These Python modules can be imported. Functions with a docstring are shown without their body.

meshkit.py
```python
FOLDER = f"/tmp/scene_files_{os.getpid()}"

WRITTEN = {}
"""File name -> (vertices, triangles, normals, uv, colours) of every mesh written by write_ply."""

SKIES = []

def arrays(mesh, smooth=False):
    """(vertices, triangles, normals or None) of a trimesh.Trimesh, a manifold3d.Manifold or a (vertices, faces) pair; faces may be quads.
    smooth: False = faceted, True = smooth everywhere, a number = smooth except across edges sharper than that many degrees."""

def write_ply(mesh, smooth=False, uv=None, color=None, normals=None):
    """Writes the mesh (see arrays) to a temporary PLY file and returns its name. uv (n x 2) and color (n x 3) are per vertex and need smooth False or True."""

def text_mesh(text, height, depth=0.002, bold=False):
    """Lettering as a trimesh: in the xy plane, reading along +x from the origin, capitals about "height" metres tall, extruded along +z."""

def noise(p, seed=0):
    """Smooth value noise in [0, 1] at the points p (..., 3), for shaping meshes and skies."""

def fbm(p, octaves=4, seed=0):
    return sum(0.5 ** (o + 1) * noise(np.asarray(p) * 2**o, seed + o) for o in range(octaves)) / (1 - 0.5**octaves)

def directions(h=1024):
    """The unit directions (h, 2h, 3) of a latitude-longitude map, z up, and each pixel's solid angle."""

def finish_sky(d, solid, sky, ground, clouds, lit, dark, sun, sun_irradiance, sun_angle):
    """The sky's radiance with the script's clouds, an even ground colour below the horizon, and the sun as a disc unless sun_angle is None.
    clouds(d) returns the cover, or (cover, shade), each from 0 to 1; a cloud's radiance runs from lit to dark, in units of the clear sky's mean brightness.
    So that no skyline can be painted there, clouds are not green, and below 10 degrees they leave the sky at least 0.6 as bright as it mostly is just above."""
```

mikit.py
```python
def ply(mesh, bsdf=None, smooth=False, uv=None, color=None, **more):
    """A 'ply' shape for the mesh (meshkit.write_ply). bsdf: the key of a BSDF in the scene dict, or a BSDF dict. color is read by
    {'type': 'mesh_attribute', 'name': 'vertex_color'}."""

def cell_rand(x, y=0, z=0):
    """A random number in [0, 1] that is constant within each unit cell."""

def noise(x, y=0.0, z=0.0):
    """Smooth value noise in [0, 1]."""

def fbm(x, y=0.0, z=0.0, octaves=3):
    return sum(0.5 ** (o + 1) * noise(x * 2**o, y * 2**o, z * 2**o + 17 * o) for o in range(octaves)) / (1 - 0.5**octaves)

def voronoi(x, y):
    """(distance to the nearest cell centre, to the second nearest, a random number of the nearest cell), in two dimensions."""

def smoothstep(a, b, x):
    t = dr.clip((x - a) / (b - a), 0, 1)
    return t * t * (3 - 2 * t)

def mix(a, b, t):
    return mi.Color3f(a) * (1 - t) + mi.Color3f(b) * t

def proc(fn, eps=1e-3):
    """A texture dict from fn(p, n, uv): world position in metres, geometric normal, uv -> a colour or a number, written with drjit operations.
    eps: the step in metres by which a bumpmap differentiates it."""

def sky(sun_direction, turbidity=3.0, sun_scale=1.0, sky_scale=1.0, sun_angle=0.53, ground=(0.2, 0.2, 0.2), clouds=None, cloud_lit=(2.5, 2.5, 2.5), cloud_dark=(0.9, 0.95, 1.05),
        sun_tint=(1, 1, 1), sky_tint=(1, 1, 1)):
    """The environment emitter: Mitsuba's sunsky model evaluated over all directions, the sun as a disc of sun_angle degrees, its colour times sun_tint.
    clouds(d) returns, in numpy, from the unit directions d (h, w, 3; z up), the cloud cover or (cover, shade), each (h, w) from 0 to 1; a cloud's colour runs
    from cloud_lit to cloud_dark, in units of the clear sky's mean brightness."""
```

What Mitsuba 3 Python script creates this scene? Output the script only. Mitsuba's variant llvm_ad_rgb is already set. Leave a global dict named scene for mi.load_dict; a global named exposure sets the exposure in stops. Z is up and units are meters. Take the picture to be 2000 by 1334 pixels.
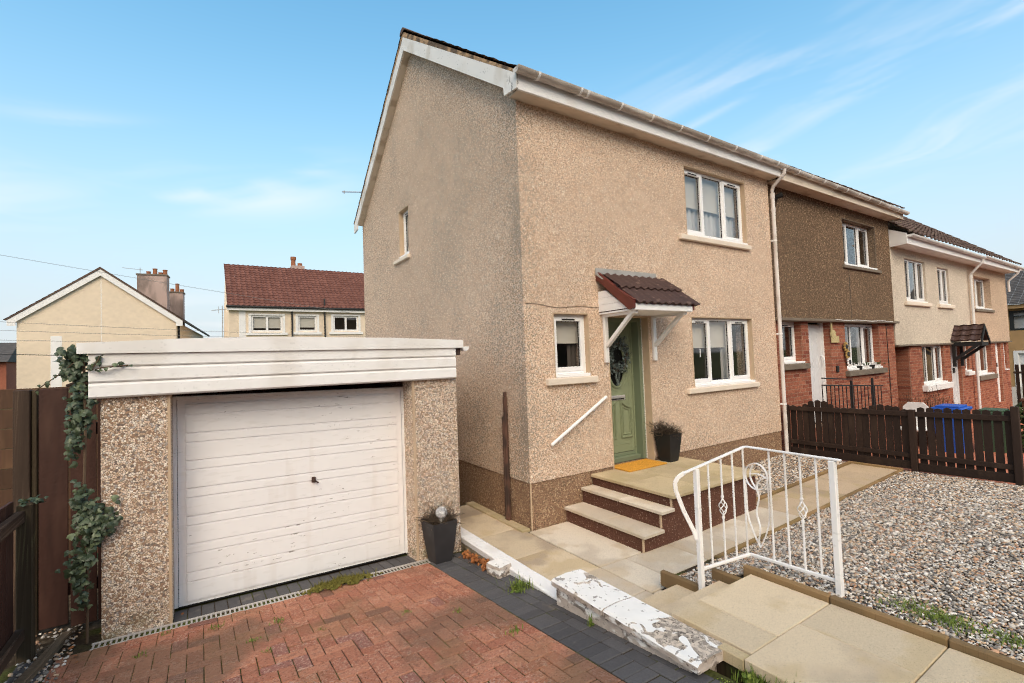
import math, numpy as np, trimesh, mitsuba as mi, drjit as dr
import mikit, meshkit
from mikit import noise, fbm, voronoi, cell_rand, smoothstep, mix
from shapely.geometry import Polygon, box as sbox
from shapely.ops import unary_union
from scipy.spatial import ConvexHull

T = mi.ScalarTransform4f
scene, labels = {'type': 'scene'}, {}
rng = np.random.default_rng(7)

# ------------------------------------------------------------------ camera, sky, exposure
EYE = np.array([-3.2885, -4.7676, 2.0567])
YAW, PITCH, ROLL, FOCAL = 0.577, 0.0376, -0.0368, 932.17
FWD = np.array([math.cos(PITCH) * math.sin(YAW), math.cos(PITCH) * math.cos(YAW), math.sin(PITCH)])
_r = np.array([math.cos(YAW), -math.sin(YAW), 0.0]); _u = np.cross(_r, FWD)
UP = -_r * math.sin(ROLL) + _u * math.cos(ROLL)
scene['camera'] = {'type': 'perspective', 'fov_axis': 'x', 'fov': math.degrees(2 * math.atan(1000 / FOCAL)),
                   'near_clip': 0.05, 'far_clip': 3000.0,
                   'to_world': T().look_at(origin=EYE.tolist(), target=(EYE + FWD).tolist(), up=UP.tolist())}


def cirrus(d):
    """High cloud: a pale veil that thickens towards the horizon with combed wisps in it, closing to thin bright overcast on the sun's side."""
    z = np.maximum(d[..., 2], 0.02)
    px, py = d[..., 0] / (z + 0.12), d[..., 1] / (z + 0.12)
    a = 0.35
    u, v = px * math.cos(a) + py * math.sin(a), -px * math.sin(a) + py * math.cos(a)
    warp = meshkit.fbm(np.stack([u * 1.3, v * 1.3, u * 0], -1), 3, 5) - 0.5
    az, el = np.degrees(np.arctan2(d[..., 0], d[..., 1])), np.degrees(np.arcsin(np.clip(d[..., 2], -1, 1)))
    p = np.clip((meshkit.fbm(np.stack([u * 0.55, v * 0.8, u * 0 + 9.0], -1), 2, 23) - 0.55) / 0.2, 0, 1) * 0.5
    for a0, e0, sa, se, k in BANKS:
        p = np.maximum(p, k * np.exp(-((az - a0) / sa) ** 2 - ((el - e0 - 0.06 * (az - a0)) / se) ** 2))
    fine = meshkit.fbm(np.stack([az * 0.085 + warp * 2.6, el * 0.70 - az * 0.075 + warp * 4.6, az * 0 + 1.0], -1), 7, 41)
    t = np.clip((fine - 0.36) / 0.40, 0, 1)
    wisps = 0.7 * t * t * (3 - 2 * t) * p
    veil = 0.93 * np.exp(-(d[..., 2] / 0.34) ** 2)
    side = d @ (np.array(SUN) / np.linalg.norm(SUN)) + 0.35 * (meshkit.fbm(d * 3.0, 3, 31) - 0.5)
    s = np.clip((side - 0.30) / 0.55, 0, 1)
    deck = 0.92 * s * s * (3 - 2 * s)
    rest = (1 - wisps * 0.8) * (1 - deck)
    cover = 1 - (1 - veil) * rest
    return np.clip(cover, 0, 1), np.clip(veil * rest / np.maximum(cover, 1e-6), 0, 1)


BANKS = ((4, 18.0, 10, 2.0, 1.0), (10, 20.0, 7, 2.6, .5), (-9, 21.5, 6, 1.5, .35), (60, 25, 14, 4.5, .85), (74, 21, 16, 6.0, .85), (66, 19.5, 14, 3.0, .8), (82, 24, 8, 5, .8))     # (azimuth, elevation, their spreads, strength)
SUN = (-0.42, -0.78, 0.66)
scene['sky'] = mikit.sky(SUN, turbidity=2.0, sun_scale=0.27, sun_angle=40.0, sun_tint=(1.0, 1.05, 1.15), sky_scale=1.0,
                         sky_tint=(1.0, 1.44, 1.26), clouds=cirrus, cloud_lit=(1.62, 1.60, 1.62), cloud_dark=(1.12, 1.10, 1.14), ground=(0.22, 0.21, 0.19))
exposure = 2.75

# ------------------------------------------------------------------ helpers: meshes
_S = np.array([[x, y, z] for x in (-1, 1) for y in (-1, 1) for z in (-1, 1)], float)
_CT = np.vstack([[s * np.array([1, .8, .8]), s * np.array([.8, 1, .8]), s * np.array([.8, .8, 1])] for s in _S])
_h = ConvexHull(_CT)
_CF = _h.simplices.copy()
for _i, (_a, _b, _c) in enumerate(_CF):
    if np.dot(np.cross(_CT[_b] - _CT[_a], _CT[_c] - _CT[_a]), _h.equations[_i, :3]) < 0:
        _CF[_i] = [_a, _c, _b]
_AX = np.tile([0, 1, 2], 8)
_SG = np.repeat(_S, 3, 0)
_BF = np.array([[0, 1, 3], [0, 3, 2], [4, 6, 7], [4, 7, 5], [0, 4, 5], [0, 5, 1], [2, 3, 7], [2, 7, 6], [0, 2, 6], [0, 6, 4], [1, 5, 7], [1, 7, 3]])


class MB:
    """Collects pieces into one mesh."""

    def __init__(self):
        self.v, self.f, self.n, self.uvs = [], [], 0, []

    def add(self, v, f, uv=None):
        v, f = np.asarray(v, float), np.asarray(f, int)
        if f.ndim == 2 and f.shape[1] == 4:
            f = np.vstack([f[:, [0, 1, 2]], f[:, [0, 2, 3]]])
        self.v.append(v); self.f.append(f + self.n); self.n += len(v)
        self.uvs.append(np.tile(uv, (len(v), 1)) if uv is not None else np.zeros((len(v), 2)))
        return self

    def mesh(self, m, uv=None):
        return self.add(m.vertices, m.faces, uv)

    def box(self, x0, x1, y0, y1, z0, z1, c=0.0, M=None, uv=None):
        ctr, h = np.array([(x0 + x1) / 2, (y0 + y1) / 2, (z0 + z1) / 2]), np.abs(np.array([x1 - x0, y1 - y0, z1 - z0])) / 2
        if c > 0:
            c = min(c, 0.45 * h.min())
            v = _SG * (h - c)
            v[np.arange(24), _AX] = _SG[np.arange(24), _AX] * h[_AX]
            f = _CF
        else:
            v, f = _S * h, _BF
        v = v + ctr
        if M is not None:
            v = v @ M[:3, :3].T + M[:3, 3]
        return self.add(v, f, uv)

    def beam(self, a, b, w, h, c=0.0, up=(0, 0, 1), uv=None):
        """A bar from a to b, w wide, h high."""
        a, b = np.asarray(a, float), np.asarray(b, float)
        d = b - a; L = np.linalg.norm(d); d /= L
        s = np.cross(d, up); s = s / np.linalg.norm(s) if np.linalg.norm(s) > 1e-6 else np.array([1.0, 0, 0])
        t = np.cross(s, d)
        M = np.eye(4); M[:3, 0], M[:3, 1], M[:3, 2], M[:3, 3] = d, -s, t, (a + b) / 2
        return self.box(-L / 2, L / 2, -w / 2, w / 2, -h / 2, h / 2, c, M, uv)

    def tube(self, pts, r, sides=8, cap=True, uv=None):
        p = np.asarray(pts, float)
        r = np.broadcast_to(np.asarray(r, float), (len(p),))
        t = np.gradient(p, axis=0); t /= np.linalg.norm(t, axis=1, keepdims=True) + 1e-12
        ref = np.array([0, 0, 1.0]) if abs(t[:, 2]).mean() < 0.9 else np.array([1.0, 0, 0])
        a = np.cross(t, ref); a /= np.linalg.norm(a, axis=1, keepdims=True) + 1e-12
        b = np.cross(t, a); g = np.arange(sides) * 2 * math.pi / sides
        v = p[:, None] + r[:, None, None] * (np.cos(g)[None, :, None] * a[:, None] + np.sin(g)[None, :, None] * b[:, None])
        n = len(p)
        i, j = np.meshgrid(np.arange(n - 1), np.arange(sides), indexing='ij')
        q = np.stack([i * sides + j, i * sides + (j + 1) % sides, (i + 1) * sides + (j + 1) % sides, (i + 1) * sides + j], -1).reshape(-1, 4)
        v = v.reshape(-1, 3); f = np.vstack([q[:, [0, 2, 1]], q[:, [0, 3, 2]]])
        if cap:
            k = len(v); v = np.vstack([v, p[:1], p[-1:]]); jj = np.arange(sides)
            f = np.vstack([f, np.stack([jj * 0 + k, jj, (jj + 1) % sides], 1), np.stack([jj * 0 + k + 1, (n - 1) * sides + (jj + 1) % sides, (n - 1) * sides + jj], 1)])
        return self.add(v, f, uv)

    def prism(self, poly, a, b, M=None, uv=None):
        """poly (shapely or points) in the local xy plane, extruded from z=a to z=b, then mapped by the 4x4 M."""
        poly = poly if hasattr(poly, 'geom_type') else Polygon(poly)
        for g in getattr(poly, 'geoms', [poly]):
            if g.area < 1e-9:
                continue
            m = trimesh.creation.extrude_polygon(g, b - a, engine='earcut')
            v = np.array(m.vertices) + [0, 0, a]
            f = np.array(m.faces)
            if M is not None:
                v = v @ M[:3, :3].T + M[:3, 3]
                if np.linalg.det(M[:3, :3]) < 0:
                    f = f[:, ::-1]
            self.add(v, f, uv)
        return self

    def move(self, M):
        self.v = [v @ M[:3, :3].T + M[:3, 3] for v in self.v]
        if np.linalg.det(M[:3, :3]) < 0:
            self.f = [f[:, ::-1] for f in self.f]
        return self

    def get(self):
        return np.vstack(self.v), np.vstack(self.f)

    def uv(self):
        return np.vstack(self.uvs)


def mat4(cx, cy, cz, o=(0, 0, 0)):
    M = np.eye(4); M[:3, 0], M[:3, 1], M[:3, 2], M[:3, 3] = cx, cy, cz, o
    return M


XZ = mat4((1, 0, 0), (0, 0, 1), (0, 1, 0))          # polygon (x, z), extruded along +y
YZ = mat4((0, 1, 0), (0, 0, 1), (1, 0, 0))          # polygon (y, z), extruded along +x
FRONT = np.eye(4)
GABLE = mat4((0, -1, 0), (1, 0, 0), (0, 0, 1))      # local x right, y inwards, z up, on a wall that faces -x


def key_of(name, parent=None):
    base = (parent + '__' if parent else '') + name
    k, i = base, 0
    while k in scene or k in labels or k in _thing_keys:
        i += 1
        k = f'{base}_{i:03d}'
    return k


_thing_keys = set()


def put(name, mb, bsdf, parent=None, smooth=False, **tags):
    k = key_of(name, parent)
    m = mb.get() if isinstance(mb, MB) else mb
    uv = mb.uv() if isinstance(mb, MB) and any(np.any(u) for u in mb.uvs) and smooth in (False, True) else None
    scene[k] = mikit.ply(m, bsdf, smooth=smooth, uv=uv)
    if tags:
        labels[k] = tags
    return k


def thing(name, label, category, group=None):
    k = key_of(name); _thing_keys.add(k)
    labels[k] = {'label': label, 'category': category}
    if group:
        labels[k]['group'] = group
    return k


def copy_shape(k, name, parent=None, M=None, bsdf=None):
    n = key_of(name, parent)
    d = dict(scene[k])
    if M is not None:
        d['to_world'] = T(np.asarray(M, float).tolist()) if not isinstance(M, T) else M
    if bsdf:
        d['bsdf'] = {'type': 'ref', 'id': bsdf}
    scene[n] = d
    return n


# ------------------------------------------------------------------ helpers: materials
def F(x):
    return mi.Float(x)


def C(*c):
    return mi.Color3f(*c)


def uvw(p, n):
    """Two coordinates in metres along the face, whichever way it looks."""
    ax, az = dr.abs(n.x) > 0.7, dr.abs(n.z) > 0.7
    return dr.select(ax, p.y, p.x), dr.select(az, p.y, p.z)


def material(key, color, rough=0.85, bump=None, scale=1.0, spec=0.4, metallic=0.0, eps=1e-3, coat=0.0):
    b = {'type': 'principled', 'roughness': float(rough), 'metallic': float(metallic), 'specular': float(spec)}
    if coat:
        b['clearcoat'] = float(coat); b['clearcoat_gloss'] = 0.85
    b['base_color'] = mikit.proc(color) if callable(color) else {'type': 'rgb', 'value': list(color)}
    if bump is not None:
        b = {'type': 'bumpmap', 'tex': mikit.proc(bump, eps=eps), 'scale': float(scale), 'nested': b}
    scene[key] = {'type': 'twosided', 'bsdf': b}
    return key


def dash_fn(cell, palette, mortar, stain=None, vary=0.12, gap=0.16):
    """Pebble dash: small stones of several colours bedded in render. palette: (upper bound of the random number, colour)."""
    def fn(p, n, uv):
        u, v = uvw(p, n)
        d1, d2, r = voronoi(u / cell, v / cell)
        c = C(*palette[-1][1])
        for lim, col in reversed(palette[:-1]):
            c = dr.select(r < lim, C(*col), c)
        c = c * (1 + vary * 2 * (dr.abs(dr.sin(r * 91.7)) - 0.5))
        c = dr.select(d2 - d1 < gap, C(*mortar), c)
        big = fbm(p.x * 0.9 + 3, p.y * 0.9, p.z * 0.9, 3)
        mid = fbm(p.x * 4.5, p.y * 4.5 + 7, p.z * 4.5, 2)
        c = c * (0.84 + 0.22 * big + 0.12 * mid)
        return stain(c, p, n, r) if stain else c
    return fn


def dash_bump(cell):
    def fn(p, n, uv):
        u, v = uvw(p, n)
        d1, d2, r = voronoi(u / cell, v / cell)
        return dr.maximum(0.0, 1 - d1 * 1.3)
    return fn


def house_stain(c, p, n, r):
    """Grey weathering on single stones: the exposed gable, and a dirtier strip up its front corner."""
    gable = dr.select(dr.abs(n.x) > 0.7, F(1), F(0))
    blot = fbm(p.x * 1.3, p.y * 1.6 + 4, p.z * 0.8, 4)
    edge = noise(p.z * 2.3, p.y * 5.0) * 0.16
    strip = gable * smoothstep(0.42 + edge, 0.05, p.y) * 0.45 + (1 - gable) * smoothstep(0.30 + edge * 1.5, 0.0, p.x) * 0.35
    amount = gable * (0.10 + 0.42 * smoothstep(0.40, 0.70, blot)) + (1 - gable) * 0.20 * smoothstep(0.56, 0.74, blot) + strip
    hit = dr.select(dr.abs(dr.sin(r * 517.3)) < amount, F(1), F(0))
    grey = C(0.22, 0.20, 0.17)
    c = mix(c, grey, hit * 0.62)
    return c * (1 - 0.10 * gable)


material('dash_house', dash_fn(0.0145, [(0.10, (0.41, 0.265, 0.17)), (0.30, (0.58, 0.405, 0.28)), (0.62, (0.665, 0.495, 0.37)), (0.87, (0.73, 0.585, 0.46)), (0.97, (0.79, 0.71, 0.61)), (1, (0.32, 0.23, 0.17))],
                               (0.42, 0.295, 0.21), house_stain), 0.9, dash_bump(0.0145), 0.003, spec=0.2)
material('dash_plinth', dash_fn(0.015, [(0.3, (0.19, 0.11, 0.066)), (0.6, (0.28, 0.17, 0.105)), (0.85, (0.37, 0.24, 0.15)), (0.95, (0.48, 0.36, 0.25)), (1, (0.11, 0.08, 0.06))],
                                (0.20, 0.125, 0.08)), 0.9, dash_bump(0.015), 0.004, spec=0.25)


def moss_foot(c, p, n, r):
    m = smoothstep(0.34, 0.02, p.z + 0.12) * smoothstep(0.45, 0.7, fbm(p.x * 7, p.y * 7, p.z * 7, 3))
    return mix(c, C(0.10, 0.105, 0.035), m * 0.65)


material('dash_garage', dash_fn(0.0155, [(0.13, (0.32, 0.19, 0.115)), (0.30, (0.52, 0.365, 0.25)), (0.52, (0.66, 0.51, 0.395)), (0.74, (0.74, 0.625, 0.51)), (0.88, (0.82, 0.75, 0.66)), (0.95, (0.40, 0.36, 0.33)), (1, (0.18, 0.14, 0.12))],
                                (0.27, 0.20, 0.15), moss_foot, gap=0.17), 0.85, dash_bump(0.0155), 0.007, spec=0.3)
material('dash_brown', dash_fn(0.022, [(0.3, (0.10, 0.062, 0.038)), (0.62, (0.155, 0.10, 0.062)), (0.86, (0.22, 0.145, 0.09)), (0.96, (0.36, 0.26, 0.17)), (1, (0.06, 0.045, 0.035))],
                               (0.11, 0.072, 0.046)), 0.92, dash_bump(0.022), 0.006, spec=0.2)
material('dash_cream', dash_fn(0.02, [(0.3, (0.50, 0.43, 0.345)), (0.7, (0.57, 0.495, 0.405)), (0.95, (0.63, 0.555, 0.465)), (1, (0.36, 0.30, 0.235))],
                               (0.45, 0.385, 0.305)), 0.92, spec=0.2)
material('dash_cream_brown', dash_fn(0.02, [(0.3, (0.42, 0.30, 0.21)), (0.7, (0.48, 0.36, 0.26)), (0.95, (0.56, 0.44, 0.33)), (1, (0.28, 0.2, 0.15))],
                                     (0.38, 0.28, 0.2)), 0.92, spec=0.2)


def far_render(p, n, uv):
    s = fbm(p.x * 6, p.y * 6, p.z * 6, 3)
    return C(0.70, 0.585, 0.45) * (0.88 + 0.16 * s + 0.08 * fbm(p.x * 0.5, p.y * 0.5, p.z * 0.4, 2))


material('render_far', far_render, 0.95, spec=0.2)


def far_chimney(p, n, uv):
    s = smoothstep(0.42, 0.66, fbm(p.x * 1.6, p.y * 1.6, p.z * 0.5, 4))
    return mix(C(0.45, 0.34, 0.30), C(0.19, 0.15, 0.13), s * 0.8)


material('render_chimney', far_chimney, 0.95, spec=0.2)


def dirt(c, p, amount=1.0, sc=3.0):
    a = smoothstep(0.52, 0.74, fbm(p.x * sc, p.y * sc + 5, p.z * sc * 0.6, 4))
    b = smoothstep(0.72, 0.80, noise(p.x * 46, p.y * 46, p.z * 46)) * smoothstep(0.45, 0.65, noise(p.x * 5, p.y * 5, p.z * 5))
    return mix(mix(c, c * C(0.74, 0.68, 0.60), a * amount), c * 0.45, b * 0.55 * amount)


material('white_paint', lambda p, n, uv: dirt(C(0.80, 0.79, 0.78), p, 0.35), 0.55, spec=0.4)
material('white_clean', (0.80, 0.79, 0.785), 0.35, spec=0.5)
material('white_far', (0.74, 0.73, 0.72), 0.6)


def weathered_pvc(p, n, uv):
    s = smoothstep(0.35, 0.65, fbm(p.x * 2.2, p.y * 9, p.z * 9, 4))
    return mix(C(0.72, 0.68, 0.63), C(0.30, 0.24, 0.19), s * 0.75)


material('gutter_pvc', weathered_pvc, 0.5, spec=0.4)
material('pipe_pvc', lambda p, n, uv: mix(C(0.72, 0.67, 0.64), C(0.55, 0.48, 0.43), smoothstep(0.45, 0.7, fbm(p.x * 9, p.y * 9, p.z * 3, 4))), 0.5, spec=0.4)
material('soffit_paint', lambda p, n, uv: mix(C(0.66, 0.57, 0.46), C(0.42, 0.33, 0.24), smoothstep(0.5, 0.72, fbm(p.x * 2.5, p.y * 6, p.z * 6, 4)) * 0.8), 0.7)


def verge_dirt(p, n, uv):
    c = dirt(C(0.76, 0.735, 0.70), p, 1.0, 2.0)
    k = smoothstep(0.55, 0.66, fbm(p.x * 26, p.y * 30, p.z * 9, 4)) * smoothstep(0.30, -0.1, p.y) * smoothstep(5.6, 5.3, p.z)
    return mix(c, C(0.10, 0.085, 0.07), k * 0.8)


material('barge_paint', verge_dirt, 0.6)


def door_white(p, n, uv):
    c = C(0.83, 0.82, 0.825) * (0.97 + 0.04 * fbm(p.x * 1.4, 1.0, p.z * 9, 3))
    streak = smoothstep(0.62, 0.80, fbm(p.x * 11, 2.0, p.z * 1.2, 3))
    c = mix(c, C(0.60, 0.53, 0.47), streak * 0.18)
    grime = smoothstep(0.62, 0.72, fbm(p.x * 9, 4.0, p.z * 30, 5))
    c = mix(c, C(0.50, 0.46, 0.41), grime * 0.12)
    scuff = smoothstep(0.76, 0.78, fbm(p.x * 18, 3.0, p.z * 60, 4)) * smoothstep(0.56, 0.64, noise(p.x * 2.3 + 1, 1.0, p.z * 3.1))
    return mix(c, C(0.13, 0.10, 0.08), scuff * 0.6)


material('garage_door_paint', door_white, 0.45, spec=0.45)


def slab_fn(base, dark, mossy):
    def fn(p, n, uv):
        g = fbm(p.x * 150, p.y * 150, p.z * 150, 2)
        s1 = fbm(p.x * 1.9 + 11 * uv.x, p.y * 1.9, p.z, 5)
        s2 = fbm(p.x * 4.3, p.y * 4.3 + 9 * uv.x, p.z, 5)
        c = C(*base) * (0.82 + 0.16 * uv.x + 0.22 * g)
        c = mix(c, C(*dark), smoothstep(0.44, 0.66, s1) * 0.75)
        c = mix(c, C(*mossy), smoothstep(0.50, 0.68, s2) * 0.45)
        sp = smoothstep(0.70, 0.80, fbm(p.x * 210, p.y * 210, 2, 2))
        return mix(c, c * 0.45, sp * 0.3)
    return fn


def grain_bump(k, k2=0.0):
    def fn(p, n, uv):
        return fbm(p.x * k, p.y * k, p.z * k, 3)
    return fn


material('slab_sand', slab_fn((0.55, 0.445, 0.31), (0.32, 0.245, 0.18), (0.45, 0.335, 0.175)), 0.85, grain_bump(90), 0.001, spec=0.3)
material('slab_pale', slab_fn((0.60, 0.525, 0.425), (0.46, 0.385, 0.30), (0.48, 0.37, 0.235)), 0.85, grain_bump(90), 0.001, spec=0.3)
material('slab_yellow', slab_fn((0.46, 0.365, 0.225), (0.36, 0.28, 0.17), (0.34, 0.27, 0.135)), 0.85, grain_bump(90), 0.001, spec=0.3)
material('slab_path', slab_fn((0.42, 0.325, 0.225), (0.30, 0.23, 0.16), (0.36, 0.28, 0.14)), 0.85, grain_bump(90), 0.001, spec=0.3)
material('kerb_stone', slab_fn((0.26, 0.165, 0.08), (0.15, 0.10, 0.052), (0.15, 0.115, 0.04)), 0.9, grain_bump(110), 0.001, spec=0.25)


def riser_fn(p, n, uv):
    u, v = uvw(p, n)
    d1, d2, r = voronoi(u / 0.011, v / 0.011)
    c = dr.select(r < 0.5, C(0.105, 0.042, 0.027), dr.select(r < 0.95, C(0.145, 0.064, 0.041), C(0.30, 0.20, 0.145)))
    return dr.select(d2 - d1 < 0.12, C(0.08, 0.036, 0.024), c) * (0.8 + 0.4 * fbm(p.x * 5, p.y * 5, p.z * 5, 3))


material('riser_dash', riser_fn, 0.8, dash_bump(0.011), 0.004, spec=0.3)


def paver_fn(p, n, uv):
    """Red block paver; uv.x chooses the block's tone, uv.y how worn its face is."""
    a = C(0.31, 0.115, 0.070); b = C(0.40, 0.172, 0.106); d = C(0.20, 0.085, 0.064); e = C(0.20, 0.165, 0.125)
    c = mix(a, b, dr.clip(uv.x * 1.3, 0, 1))
    c = dr.select(uv.x > 0.87, d * (0.9 + 0.5 * uv.y), c)
    c = dr.select(uv.x > 0.98, e, c)
    g = fbm(p.x * 100, p.y * 100, 1.0, 2)
    sp = smoothstep(0.56, 0.70, g) * (0.25 + 0.6 * uv.y)
    c = mix(c, C(0.60, 0.45, 0.37), sp * 0.5)
    c = mix(c, c * 0.5, smoothstep(0.58, 0.74, fbm(p.x * 90, p.y * 90, 7.0, 2)) * 0.7)
    st = smoothstep(0.46, 0.66, fbm(p.x * 1.5 + 2, p.y * 1.5, 0.0, 5))
    c = mix(c, C(0.12, 0.082, 0.055), st * 0.6)
    ms = smoothstep(0.54, 0.70, fbm(p.x * 2.6, p.y * 2.6 + 8, 0.0, 5))
    return mix(c, C(0.19, 0.125, 0.06), ms * 0.28)


material('paver', paver_fn, 0.8, grain_bump(140), 0.0008, spec=0.3)


def sett_fn(p, n, uv):
    c = mix(C(0.062, 0.060, 0.064), C(0.092, 0.088, 0.091), uv.x)
    c = c * (0.85 + 0.3 * fbm(p.x * 110, p.y * 110, 1.0, 2))
    return mix(c, C(0.21, 0.18, 0.14), smoothstep(0.66, 0.8, fbm(p.x * 9, p.y * 9, 2.0, 5)) * 0.3)


material('sett', sett_fn, 0.75, grain_bump(140), 0.0008, spec=0.35)


def bed_fn(p, n, uv):
    m = smoothstep(0.40, 0.66, fbm(p.x * 3.1, p.y * 3.1, 0.0, 4))
    return mix(C(0.042, 0.030, 0.021), C(0.060, 0.068, 0.020), m) * (0.6 + 0.8 * noise(p.x * 90, p.y * 90, 0.0))


material('joint_sand', bed_fn, 0.95, spec=0.1)


def soil_fn(p, n, uv):
    g = fbm(p.x * 28, p.y * 28, p.z * 28, 4)
    return mix(C(0.040, 0.030, 0.021), C(0.115, 0.09, 0.062), smoothstep(0.35, 0.7, g))


material('soil', soil_fn, 0.95, grain_bump(30), 0.02, spec=0.1)


def ground_fn(p, n, uv):
    a = fbm(p.x * 0.4, p.y * 0.4, 0.0, 4)
    return mix(C(0.055, 0.075, 0.028), C(0.12, 0.105, 0.06), smoothstep(0.4, 0.65, a)) * (0.7 + 0.6 * noise(p.x * 18, p.y * 18, 0.0))


material('ground_grass', ground_fn, 0.95, spec=0.1)


def stone_fn(p, n, uv):
    """Mixed garden gravel; uv.x picks the colour of the stone."""
    r = uv.x
    c = C(0.70, 0.655, 0.60)
    for lim, col in ((0.80, (0.54, 0.48, 0.41)), (0.64, (0.54, 0.39, 0.26)), (0.50, (0.37, 0.33, 0.285)), (0.37, (0.42, 0.25, 0.16)), (0.27, (0.22, 0.195, 0.175)), (0.11, (0.105, 0.095, 0.088))):
        c = dr.select(r < lim, C(*col), c)
    return c * (0.75 + 0.5 * uv.y) * (0.86 + 0.28 * noise(p.x * 220, p.y * 220, p.z * 220))


material('gravel_stone', stone_fn, 0.75, spec=0.35)


def wood_fn(base, dark, weather):
    def fn(p, n, uv):
        a = fbm(p.x * 34 + uv.x * 50, p.y * 34, p.z * 2.6, 3)
        b = fbm(p.x * 5, p.y * 5 + uv.x * 9, p.z * 1.2, 4)
        c = mix(C(*base), C(*dark), a) * (0.72 + 0.5 * uv.x)
        return mix(c, C(*weather), smoothstep(0.55, 0.78, b) * 0.55)
    return fn


material('gate_wood', wood_fn((0.066, 0.026, 0.018), (0.033, 0.0145, 0.011), (0.11, 0.055, 0.038)), 0.6, grain_bump(60), 0.002, spec=0.35)
material('post_wood', wood_fn((0.075, 0.046, 0.032), (0.04, 0.026, 0.018), (0.21, 0.135, 0.09)), 0.75, grain_bump(60), 0.003, spec=0.3)
material('green_post_wood', wood_fn((0.085, 0.062, 0.036), (0.045, 0.032, 0.02), (0.13, 0.115, 0.055)), 0.8, grain_bump(60), 0.003, spec=0.3)
material('fence_wood', wood_fn((0.036, 0.019, 0.0125), (0.02, 0.0105, 0.0075), (0.070, 0.043, 0.029)), 0.7, spec=0.35)
material('far_fence_wood', wood_fn((0.12, 0.06, 0.032), (0.06, 0.032, 0.02), (0.20, 0.115, 0.06)), 0.8)
material('edging_wood', wood_fn((0.20, 0.145, 0.095), (0.10, 0.07, 0.045), (0.30, 0.24, 0.17)), 0.85, grain_bump(60), 0.003)


def tile_brown_fn(p, n, uv):
    s = fbm(p.x * 9, p.y * 9, p.z * 9, 4)
    c = mix(C(0.075, 0.048, 0.038), C(0.14, 0.092, 0.072), s)
    return mix(c, C(0.17, 0.14, 0.09), smoothstep(0.6, 0.76, fbm(p.x * 3, p.y * 3, p.z * 3, 4)) * 0.5)


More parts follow.
